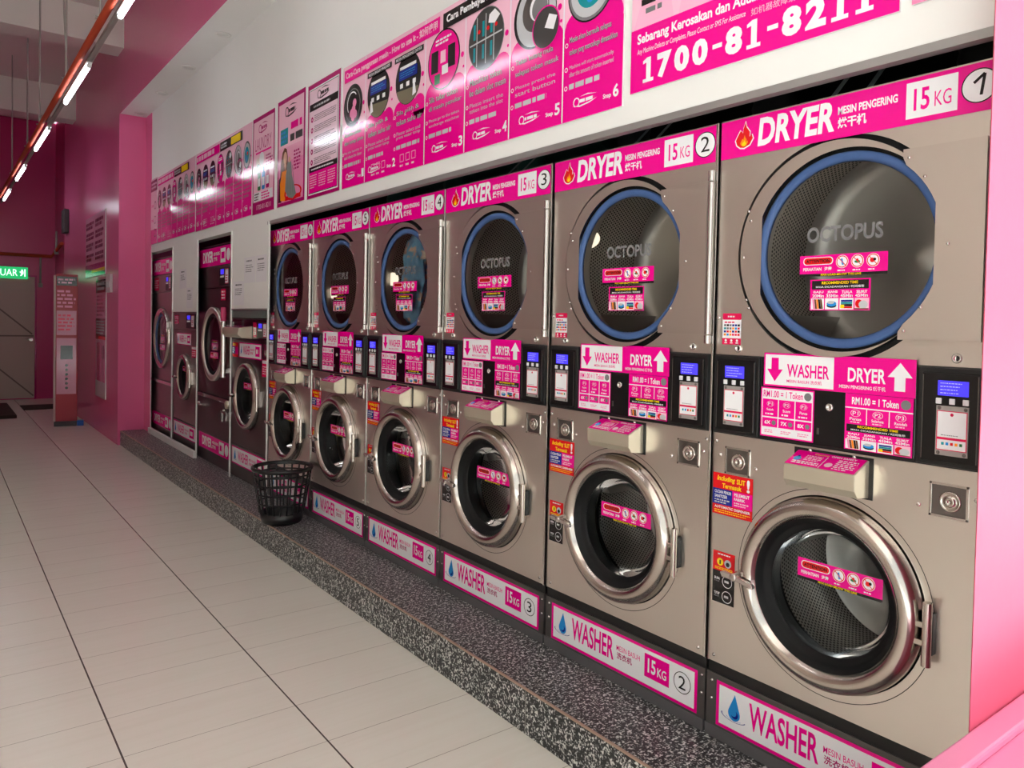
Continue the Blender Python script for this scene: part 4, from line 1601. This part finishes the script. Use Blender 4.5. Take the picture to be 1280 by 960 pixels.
def steps_poster(y0, y1, z0, z1, label, fine, k0=0):
    sc = (y1 - y0) / 2.317
    o_, D = poster('instruction_poster', y0, y1, z0, z1, label, 'poster', 'how-to posters along the white wall')
    H = z1 - z0
    D.rect(0, 0, y1 - y0, H, PINKL)
    pic = 0
    for i, (a, e, ms, en) in enumerate(STEPS):
        a, e = a * sc, e * sc
        w_ = e - a
        slots = [(a, e)] if i != 1 else [(a, a + w_ / 2), (a + w_ / 2, e)]
        D.rect(a, 0, e, H * (.455 if i != 1 else .40), MAG, 1)
        for j, (p, q) in enumerate(slots):
            r = min((q - p) * .40, H * .20)
            cloudtop(D, p + .001, q - .001, H * (.43 + .012 * i), MAG, 1, i * 3 + j)
            picture(D, [0, 1, 2, 3, 4, 5, 6][pic], (p + q) / 2 - r * .1, H * (.655 + .012 * (i > 1)), r, r * (1.0 if fine else 1.25), 3)
            D.disc(q - .03 * sc, H * .64, .013 * sc, MAG, 2, n=16)
            D.disc(q - .02 * sc, H * .56, .007 * sc, MAG, 2, n=12)
            x0, x1 = p + (q - p) * .11, q - (q - p) * .06
            if fine:
                for r_, (tx, va, vb) in enumerate(((ms[0], .405, .445), (ms[1], .34, .38))):
                    D.text(tx, x0, H * va, x0 + (x1 - x0) * (.97 if r_ else .85), H * vb, M('print_text_dark', (92, 60, 74), .11), 3, .02)
                    D.text(tx, x0 - .0015, H * va + .0015, x0 + (x1 - x0) * (.97 if r_ else .85) - .0015, H * vb + .0015, GREYL, 4, .0)
                for r_, (tx, va, vb) in enumerate(((en[0], .27, .295), (en[1], .235, .26))):
                    D.text(tx, x0, H * va, x1 - (x1 - x0) * .1, H * vb, GREYL, 3, .0)
                D.scrawl(x0, H * .165, x1 - (x1 - x0) * .1, H * .20, 1, GREYL, 3, .8)
            else:
                D.scrawl(x0, H * .20, x1, H * .44, 5, M('print_dim_pink', (176, 96, 130), .11), 3, .6)
            for va in (.41, .28, .18):
                D.ring(p + (q - p) * .05, H * va, .006 * sc, .009 * sc, WHITE, 3, 12)
            pic += 1
        swoosh(D, a + w_ * .18 if i != 1 else a + w_ * .05, H * .06, min(w_ * .42, .16 * sc), .045, WHITE, 3)
        if i == 1:
            for q in (a + w_ * .12, a + w_ * .62):
                for j in range(3):
                    D.frame(q + .06 * sc * j, H * .07, q + .06 * sc * j + .04 * sc, H * .125, .003, PINKL, 3)
                    D.scrawl(q + .06 * sc * j, H * .03, q + .06 * sc * j + .045 * sc, H * .055, 1, PINKL, 3)
        if fine:
            D.text('Step', e - w_ * (.30 if i != 1 else .60), H * .055, e - w_ * (.17 if i != 1 else .53), H * .085, WHITE, 3, .02)
            D.text(str(i + 1), e - w_ * (.14 if i != 1 else .51), H * .055, e - w_ * (.05 if i != 1 else .46), H * .12, WHITE, 3, .03)
        else:
            D.disc(e - w_ * .12, H * .08, .018 * sc, WHITE, 3, n=12)
        if i:
            D.rect(a - .0035 * sc, 0, a + .0035 * sc, H, WHITE, 8)
    t0, t1 = .86, .965
    D.rect(.03 * sc, H * t0, 1.09 * sc, H * t1, MAG, 9)
    D.rect(1.12 * sc, H * t0, 1.99 * sc, H * t1, PBLACK, 9)
    if fine:
        D.text('Cara-Cara penggunaan mesin - How to use it - 如何使用', .05 * sc, H * (t0 + .02), 1.07 * sc, H * (t1 - .015), PINKL, 10, .03)
        D.text('Cara Pembayaran', 1.15 * sc, H * (t0 + .02), 1.52 * sc, H * (t1 - .02), WHITE, 10, .035)
        D.text('How to pay', 1.56 * sc, H * (t0 + .02), 1.95 * sc, H * (t1 - .02), YEL, 10, .03)
        D.rect(.33 * sc, H * .80, .61 * sc, H * .84, PBLACK, 9)
        D.text('MESIN BASUH WASHER', .345 * sc, H * .81, .595 * sc, H * .832, WHITE, 10, .01)
        D.rect(.645 * sc, H * .80, .94 * sc, H * .84, PBLACK, 9)
        D.text('MESIN PENGERING DRYER', .66 * sc, H * .81, .925 * sc, H * .832, WHITE, 10, .01)
    else:
        D.scrawl(.06 * sc, H * (t0 + .02), 1.06 * sc, H * (t1 - .015), 1, PINKL, 10, .85)
        D.rect(1.56 * sc, H * (t0 + .01), 1.92 * sc, H * (t1 - .01), YEL, 10)
        D.scrawl(1.15 * sc, H * (t0 + .02), 1.5 * sc, H * (t1 - .02), 2, GREYL, 10, .7)
    D.build('print', o_)


steps_poster(.385, 2.702, 2.250, 2.962, 'largest magenta six-step instruction board, left of the phone-number board', True)
steps_poster(4.318, 5.870, 2.262, 2.972, 'six-step instruction board right of its smaller twin, beside the narrow detergent poster', False)
steps_poster(5.895, 7.385, 2.268, 2.972, 'six-step instruction board second from the pink end wall', False)
o_, D = poster('price_poster', 7.41, 7.70, 2.268, 2.985, 'narrow magenta poster touching the pink end wall', 'poster')
D.rect(0, 0, .29, .717, PINKL)
D.rect(0, 0, .29, .16, MAG, 1)
D.rect(0, .58, .29, .70, M('print_plum', (96, 30, 62), .11), 1)
D.scrawl(.03, .60, .26, .68, 2, PINKL, 2)
for q in (.12, .26, .42):
    D.ring(.2, q, .035, .045, PBLACK, 2, 20)
    D.scrawl(.03, q - .015, .14, q + .015, 2, MAG, 2)
D.build('print', o_)

# detergent poster
o_, D = poster('detergent_poster', 3.835, 4.300, 2.255, 2.975, 'narrow pink poster of three detergent bottles, left of the woman poster')
w_, H = .465, .72
D.rect(0, 0, w_, H, MAGD)
D.rect(.02, .09, w_ - .02, H - .03, PINKL, 1)
swoosh(D, .13, .59, .2, .08, MAGD, 2)
D.text('LAUNDRY', .06, .47, .40, .56, MAGD, 2, -.01)
D.rect(.07, .445, .40, .458, MAG, 2)
D.disc(.12, .37, .045, M('print_cream', (220, 200, 190), .11), 2); D.disc(.2, .40, .05, WHITE, 2); D.disc(.13, .33, .04, GREENP, 3)
for k, mt in enumerate((GREENP, SKYB, MAGD)):
    x = .12 + .09 * k
    D.rrect(x, .17, x + .065, .30, .012, mt, 4)
    D.rect(x + .02, .30, x + .045, .335, WHITE if k != 1 else SKYB, 4)
    D.rect(x + .008, .20, x + .057, .26, WHITE, 5)
D.scrawl(.29, .33, .43, .42, 4, MAGD, 2)
D.rect(.03, .095, w_ - .03, .16, WHITE, 2)
for j in range(3):
    D.scrawl(.05, .10 + .02 * j, .15, .115 + .02 * j, 1, PBLACK, 3, .7); D.scrawl(.2, .10 + .02 * j, .42, .115 + .02 * j, 1, MAG, 3, .8)
D.text('1700-81-8211', .10, .03, .40, .065, PINKL, 2, .0)
D.build('print', o_)

# woman poster
o_, D = poster('softener_poster', 3.275, 3.775, 2.255, 2.992, 'pink poster of a woman holding a grey towel, above machine 6')
w_, H = .50, .737
D.rect(0, 0, w_, H, MAGD)
D.rect(.025, .025, w_ - .025, H - .03, PINKM, 1)
D.rect(.025, .40, w_ - .025, H - .03, PINKL, 2)
D.rect(.025, .30, w_ - .025, .40, M('print_pink_blend', (242, 168, 198), .11), 2)
swoosh(D, .14, .60, .22, .085, PBLACK, 3)
D.rect(.06, .42, .20, .53, TEALP, 3)
D.scrawl(.07, .43, .19, .52, 3, SKYB, 4)
D.scrawl(.25, .50, .46, .56, 1, MAG, 3, .8); D.scrawl(.24, .42, .46, .48, 1, PBLACK, 3, .8)
hair = [(.10, .12), (.06, .20), (.07, .30), (.10, .37), (.14, .40), (.18, .385), (.20, .33), (.20, .26), (.18, .20), (.20, .14), (.16, .08)]
D.poly(hair, BROWNP, 3)
D.disc(.155, .325, .032, SKIN, 5, .044)
D.poly([(.07, .04), (.06, .16), (.10, .24), (.18, .24), (.2, .12), (.16, .03)], ORANGE, 4)
D.poly([(.03, .03), (.035, .19), (.075, .21), (.09, .03)], PBLACK, 4)
D.poly([(.135, .275), (.15, .30), (.17, .295), (.175, .27), (.16, .24)], SKIN, 5)
D.poly([(.22, .05), (.16, .10), (.17, .2), (.20, .29), (.235, .305), (.27, .28), (.28, .2), (.32, .13), (.36, .06), (.30, .035)], M('print_towel', (132, 140, 136), .11), 6)
for k in range(5):
    D.line(.21 + .02 * k, .26, .20 + .035 * k, .06, .006, GREYP, 7)
D.disc(.235, .305, .02, SKIN, 7)
D.ring(.30, .075, .13, .155, RED, 5, sq=.33)
D.rect(.16, .03, .44, .06, RED, 5)
D.scrawl(.31, .22, .43, .36, 6, MAGD, 3)
D.build('print', o_)

# terms poster
o_, D = poster('terms_poster', 2.735, 3.232, 2.250, 2.978, 'pink poster of numbered terms in fine print, left of the large six-step board')
w_, H = .497, .728
D.rect(0, 0, w_, H, MAGD)
D.rect(.022, .022, w_ - .022, H - .03, WHITE, 1)
D.rect(.030, .030, w_ - .030, H - .038, PBLACK, 2)
D.rect(.034, .034, w_ - .034, H - .042, M('print_pale_pink', (240, 206, 222), .11), 3)
D.rect(.034, .034, w_ - .034, .165, MAG, 4)
D.rect(.034, .165, w_ - .034, .20, PBLACK, 4)
D.scrawl(.07, .173, .42, .19, 1, WHITE, 5)
D.rect(.034, .555, w_ - .034, .60, PBLACK, 4)
D.scrawl(.10, .565, .41, .588, 1, GREYL, 5)
swoosh(D, .15, .61, .2, .07, PBLACK, 4)
for k in range(5):
    v = .50 - .068 * k
    D.disc(.075, v, .018, MAGD, 4, n=20)
    D.disc(.075, v, .007, PINKL, 5, n=10)
    D.scrawl(.11, v - .02, .45, v + .026, 4, PBLACK, 4, .38)
for k in range(3):
    D.scrawl(.05 + .14 * k, .06, .16 + .14 * k, .15, 6, PINKL, 5, .4)
D.build('print', o_)

# hotline poster
o_, D = poster('hotline_poster', -.585, .345, 2.280, 2.99, 'magenta hotline board with a large white phone number above machine 1')
w_, H = .93, .71
D.rect(0, 0, w_, H, PINKL)
for k, (x, a) in enumerate(((.1, .4), (.3, .5), (.5, .45), (.7, .5), (.85, .4))):
    D.poly([(x - .09, .215), (x + .09, .215), (x + .05, a), (x - .04, a - .05)], M('print_facet', (250, 178, 206), .11), 1)
D.rect(0, 0, w_, .215, MAG, 2)
D.text('Sebarang Kerosakan dan Aduan, Sila Hubungi Atau SMS', .030, .152, w_ - .03, .196, WHITE, 3, .03)
D.text('Any Machine Defects or Complaints, Please Contact or SMS For Assistance', .030, .122, .47, .145, WHITE, 3, .0, .2)
D.text('如机器故障或有任何投诉，请拨打', .49, .120, .86, .143, PINKL, 3, .0)
# slab-serif phone number
x = .055
NUM = '1700-81-8211'
for ch in NUM:
    if ch == '-':
        D.rect(x + .006, .060, x + .042, .074, WHITE, 3); x += .054; continue
    if ch == '1':
        D.poly([(x + .004, .025), (x + .052, .025), (x + .052, .037), (x + .039, .037), (x + .039, .108), (x + .022, .108), (x + .004, .099), (x + .004, .089), (x + .019, .092), (x + .019, .037), (x + .004, .037)], WHITE, 3); x += .068; continue
    D.text(ch, x, .025, x + .062, .108, WHITE, 3, .055); x += .074
D.rect(.06, .33, .10, .70, BLUEP, 3); D.rect(.068, .34, .085, .70, WHITE, 4); D.rrect(.135, .38, .18, .70, .012, M('print_charcoal', (64, 62, 62), .11), 3)
D.rect(.148, .40, .152, .70, GREYP, 4); D.rect(.162, .40, .166, .70, GREYP, 4)
for k in range(5):
    x = .045 + .17 * k
    D.scrawl(x, .285, x + .13, .315, 1, PBLACK, 3, .7); D.scrawl(x + .02, .255, x + .11, .28, 1, GREYP, 3, .7)
    if k:
        D.disc(x + .07, .42, .055, PBLACK, 3); D.disc(x + .07, .43, .045, GREYL, 4)
D.build('print', o_)
o_, D = poster('notice_poster', -.82, -.615, 2.285, 2.99, 'pale pink poster at the street end, right of the hotline board')
D.rect(0, 0, .205, .705, PINKM)
D.rect(0, .05, .205, .705, PINKL, 1)
D.build('print', o_)

# ================================================================== TUBE LIGHTS UNDER THE ORANGE PIPE
XT, ZT = -1.135, 3.20
b = MB()
b.tube([(XT - .052, -0.7, ZT + .050), (XT - .052, YF - .1, ZT + .050)], .022, ORPIPE, 14)
o = b.build('conduit_pipe'); tag(o, 'long orange-red pipe carrying the row of tube lights', 'pipe')
b = MB().box(XT - .014, XT + .014, -0.6, YF - .9, ZT + .022, ZT + .046, GREYRAIL)
o = b.build('lighting_rail'); tag(o, 'thin grey rail running along under the orange pipe', 'rail')
ty = [-.09, 2.19, 4.47, 6.75, 9.04, 11.25]
tl = ['tube light nearest the street, over the first machines', 'lit tube at the top edge of the photo, second from the street',
      'lit tube in front of the first white ceiling beam, longest in full view', 'lit tube just past the first white ceiling beam',
      'lit tube between the two white ceiling beams, fourth from the top edge', 'smallest lit tube, at the far end of the orange pipe']


def tube_light():
    U = empty('tube_light', (XT, 0, ZT))
    b = MB().box(-.018, .018, 0, 1.2, .012, .0215, SOFTW)
    b.build('batten', U)
    b = MB().tube([(0, .02, -.004), (0, 1.18, -.004)], .014, TUBE, 14)
    b.build('lamp', U)
    for y in (0, 1.18):
        MB().tube([(0, y, -.004), (0, y + .02, -.004)], .0155, SOFTW, 14).build('end_cap', U)
    return U


pt = tube_light()
for i, y in enumerate(ty):
    u = pt if i == 0 else copy_tree(pt)
    u.location = (XT, y, ZT)
    tag(u, tl[i], 'light', 'tube lights under the orange pipe')
rl = ['nearest the top edge of the photo', 'paired with a cable, above the full-view tube', 'just behind the first white beam', 'between the two white beams', 'close to the second white beam', 'far rod by the end door']
for i, y in enumerate((3.70, 5.20, 7.00, 8.20, 10.2, 12.6)):
    b = MB().tube([(XT - .052, y, ZT + .07), (XT - .052, y, ZC)], .008, GREYRAIL, 8)
    b.box(XT - .08, XT - .02, y - .012, y + .012, ZT + .068, ZT + .078, GREYRAIL)
    o = b.build('hanger_rod'); tag(o, 'thin grey hanger rod for the orange pipe, ' + rl[i], 'rod', 'hanger rods of the orange pipe')
b = MB()
pts = []
for k in range(17):
    t = k / 16
    pts.append((XT - .03 - .03 * math.sin(t * 3.1), 5.24 + .05 * math.sin(t * 3.14), ZT + .072 + (ZC - ZT - .07) * t))
b.tube(pts, .006, GREYRAIL, 8)
o = b.build('power_cable'); tag(o, 'slightly slack grey cable beside the hanger rod of the full-view tube', 'cable')

# downlights in the soffit
dl = ['round recessed downlight nearest the street in the white soffit', 'second round recessed downlight from the street', 'third round recessed downlight from the street', 'round recessed downlight nearest the pink end wall']
for i, y in enumerate((4.78, 5.81, 6.84, 7.84)):
    U = empty('downlight', (-.146, y, ZS))
    tag(U, dl[i], 'light', 'recessed downlights in the soffit')
    b = MB().lathe((0, 0, 0), [(.062, -.0005), (.060, -.006), (.046, -.008), (.040, -.001)], M('downlight_ring', (215, 212, 208), .4), 32, 'z')
    b.build('trim_ring', U)
    b = MB().lathe((0, 0, 0), [(.040, -.002), (.020, -.004), (.0005, -.004)], M('downlight_lens', (226, 224, 220), .25), 24, 'z')
    b.build('lens', U)

# ================================================================== LAUNDRY BASKET
U = empty('laundry_basket', (-.203, 3.225, Z0))
tag(U, 'black plastic lattice laundry basket standing on the granite kerb', 'basket')
RB, RT, HB = .126, .184, .362
b = MB()
RR = lambda z: RB + (RT - RB) * (z / HB)
b.lathe((0, 0, 0), [(.0005, .004), (RB - .01, .004), (RB, .012), (RR(.075), .075), (RR(.075) - .004, .075), (RB - .006, .014), (.0005, .008)], BASKET, 40, 'z')
b.build('base_pan', U)
b = MB()
n = 22
for k in range(n):
    a = 2 * math.pi * k / n
    p = [(RR(z) * math.cos(a), RR(z) * math.sin(a), z) for z in (.07, .16, .25, HB - .01)]
    b.tube(p, .0056, BASKET, 6)
for z in (.135, .195, .255, .315):
    b.tube([(RR(z) * math.cos(2 * math.pi * k / 44), RR(z) * math.sin(2 * math.pi * k / 44), z) for k in range(44)], .0056, BASKET, 6, True)
b.build('lattice_wall', U)
b = MB()
b.lathe((0, 0, 0), [(RT - .010, HB - .018), (RT + .004, HB - .022), (RT + .010, HB - .010), (RT + .008, HB + .002), (RT - .002, HB + .006), (RT - .010, HB - .002), (RT - .010, HB - .018)], BASKET, 48, 'z')
b.build('rim', U)

# ================================================================== BEHIND AND ABOVE THE ROW
for i in range(6):
    y = YL[i + 1] - .45
    b = MB()
    prof = []
    for k in range(40):
        prof.append((.085 + (.008 if k % 2 else 0), k * .03))
    b.lathe((0, 0, 0), prof, DUCT if i < 3 else TEAL, 20, 'z')
    o = b.build('exhaust_duct')
    o.location = (.82, y, 2.126)
    tag(o, 'corrugated exhaust duct in the dark gap above machine %d' % (i + 1), 'duct', 'exhaust ducts above the dryers')
    for j, q in enumerate((.16, .05)):
        if i > 2:
            continue
        b = MB()
        b.prism([(0, 0), (.018, 0), (.018, .018), (0, .018)], 0, 1, lambda u_, v_, d_: Vector((.12 + u_ + .55 * d_, y + q + v_ + .02 * d_, 2.135 + .5 * d_ + u_)), BRACE)
        o = b.build('support_brace')
        tag(o, 'slanting grey brace above machine %d, %s of its pair' % (i + 1, ('left', 'right')[j]), 'brace', 'slanting braces above the dryers')
for q, z in ((3.2, 2.40), (2.1, 2.44)):
    pass
b = MB().tube([(1.22, 1.75, 2.60), (1.22, 4.04, 2.60)], .082, TEAL, 20)
o = b.build('insulated_pipe'); tag(o, 'teal wrapped pipe glimpsed above machines 4 to 6', 'pipe')

# ================================================================== FAR END: SIGNS, STAND, MATS
# exit sign
U = empty('exit_sign', (-1.02, YF - .005, 2.16))
tag(U, 'green lit exit sign above the pale door', 'sign')
MB().box(-.315, .315, -.05, 0, -.10, .10, GREENEX).build('sign_box', U, bevel=.004)
D = Decal(lambda u, v, h: Vector((u, -.0515 - h, v)))
D.text('KELUAR', -.285, -.055, .165, .06, EXW, 0, .0)
D.disc(.23, .045, .014, EXW, 0)
D.poly([(.19, .02), (.25, .03), (.25, -.01), (.22, -.05), (.20, -.05), (.22, -.01)], EXW, 0)
D.rect(.262, -.06, .28, .065, EXW, 0)
D.build('lettering', U)
# orange pipe on the far wall
b = MB().tube([(XL + .05, YF - .05, 2.47), (XF - .03, YF - .05, 2.47), (XF - .03, 12.52, 2.60)], .028, ORPIPE, 12)
o = b.build('wall_pipe'); tag(o, 'orange pipe on the far wall above the exit sign', 'pipe')
for i, (x0, y0, z0, z1, lb) in enumerate(((-.52, YF - .02, 1.98, 2.46, 'thin grey conduit dropping from the orange wall pipe beside the door'), (-.36, 13.2, 2.52, 2.85, 'short grey conduit rising above the orange wall pipe'))):
    b = MB().tube([(x0, y0, z0), (x0, y0, z1)], .016, GREYRAIL, 10)
    b.box(x0 - .03, x0 + .03, y0 - .02, y0 + .018, z0 - .05, z0 + .02, GREYRAIL)
    o = b.build('wall_conduit'); tag(o, lb, 'conduit')
# posters on the side wall
def side_board(name, y0, y1, z0, z1, label):
    b = MB().box(XF - .012, XF - .001, y0, y1, z0, z1, M('board_edge', (220, 214, 216), .4))
    o_ = b.build(name)
    tag(o_, label, 'poster')
    D = Decal(lambda u, v, h: Vector((XF - .0125 - h, y1 - u, z0 + v)), .0006)
    return o_, D


o_, D = side_board('price_board', 8.78, 10.25, 1.97, 2.76, 'wide pink price board high on the dim side wall')
D.rect(0, 0, 1.47, .79, M('print_dusty_pink', (214, 140, 170), .11))
D.rect(0, .0, 1.47, .16, MAGD, 1); D.rect(0, 0, 1.47, .07, GREENP, 2); D.rect(.5, .05, 1.47, .09, YEL, 3)
for a in range(2):
    for c_ in range(4):
        D.scrawl(.06 + .72 * a, .2 + .14 * c_, .66 + .72 * a, .31 + .14 * c_, 2, M('print_plum', (96, 30, 62), .11), 2, .7)
D.build('print', o_)
o_, D = side_board('tall_notice', 8.72, 9.40, .45, 1.955, 'tall narrow notice board below the wide price board')
D.rect(0, 0, .68, 1.505, M('print_dusty_pink', (214, 140, 170), .11))
D.rect(0, 1.30, .68, 1.46, PBLACK, 1); D.rect(0, .76, .68, .98, PBLACK, 1); D.scrawl(.05, .78, .62, .96, 5, GREYL, 2)
D.scrawl(.06, 1.32, .6, 1.44, 2, GREYL, 2); D.rect(0, .72, .68, .76, RED, 1)
D.rect(.1, .1, .3, .68, MAGD, 1); D.rect(.4, .1, .6, .68, MAGD, 1); D.scrawl(.05, 1.0, .62, 1.28, 6, MAGD, 1); D.rect(0, 0, .68, .2, GREYL, 2)
D.build('print', o_)
b = MB().box(XF - .03, XF - .001, 8.34, 8.60, 1.74, 1.955, M('switch_white', (206, 196, 200), .4))
U = b.build('switch_box', bevel=.004); tag(U, 'pale switch box on the side wall by the pink corner', 'switch')
for k in range(3):
    MB().box(XF - .036, XF - .029, 8.38 + .07 * k, 8.43 + .07 * k, 1.80, 1.87, WHITE).build('rocker', U)
U = empty('wall_speaker', (XF, 12.1, 2.9)); tag(U, 'small dark grey wall speaker high on the side wall', 'speaker')
MB().box(-.07, -.002, -.16, .16, -.17, .19, M('speaker_grey', (70, 68, 70), .6)).build('housing', U, bevel=.01)
for z in (-.09, .02, .11):
    MB().lathe((-.071, 0, z), [(.04, 0), (.034, -.006), (.0005, -.004)], BLACK, 20).build('driver', U)
# standing red board
U = empty('standing_board', (-.585, 10.05, 0)); U.rotation_euler = (0, 0, math.radians(-8))
tag(U, 'tall red and pink standing board near the side wall', 'sign')
MB().box(-.125, .125, -.05, .05, .06, 2.0, M('board_red', (168, 26, 52), .4)).build('panel', U, bevel=.004)
MB().box(-.15, -.125, -.05, .05, .06, 1.98, M('board_pale', (196, 176, 172), .5)).build('side_edge', U)
D = Decal(lambda u, v, h: Vector((u, -.0515 - h, v)), .0006)
D.rect(-.115, 1.85, .115, 1.97, PBLACK); D.scrawl(-.1, 1.87, .1, 1.95, 2, PINKL, 1)
D.rect(-.115, 1.20, .11, 1.52, M('print_dusty_pink', (214, 140, 170), .11)); D.scrawl(-.1, 1.25, .09, 1.48, 5, PINKR, 1)
D.scrawl(-.11, 1.55, .11, 1.80, 5, PINKM, 1)
D.rect(-.115, .42, .11, 1.16, M('print_dusty_pink', (214, 140, 170), .11)); D.rect(-.07, .88, .07, 1.06, PBLACK, 1)
for k in range(6):
    D.disc(0, .50 + .06 * k, .018, PBLACK, 1, n=12)
D.build('print', U)
MB().box(-.14, .12, -.12, .12, 0, .06, M('stand_base_grey', (66, 66, 70), .6)).build('base', U, bevel=.004)
MB().box(.122, .20, -.12, -.02, 0, .07, BLUEB).build('base_cap', U, bevel=.006)
# mats
o = MB().box(-.90, -.40, 12.12, 12.75, .0005, .016, MATM).build('floor_mat', bevel=.004); tag(o, 'dark brown floor mat just inside, beside the standing board', 'mat')
o = MB().box(-2.1, -1.06, 11.1, 12.9, .0005, .05, MATM).build('floor_mat', bevel=.008); tag(o, 'thick brown mat at the left edge of the photo, in front of the far door', 'mat')
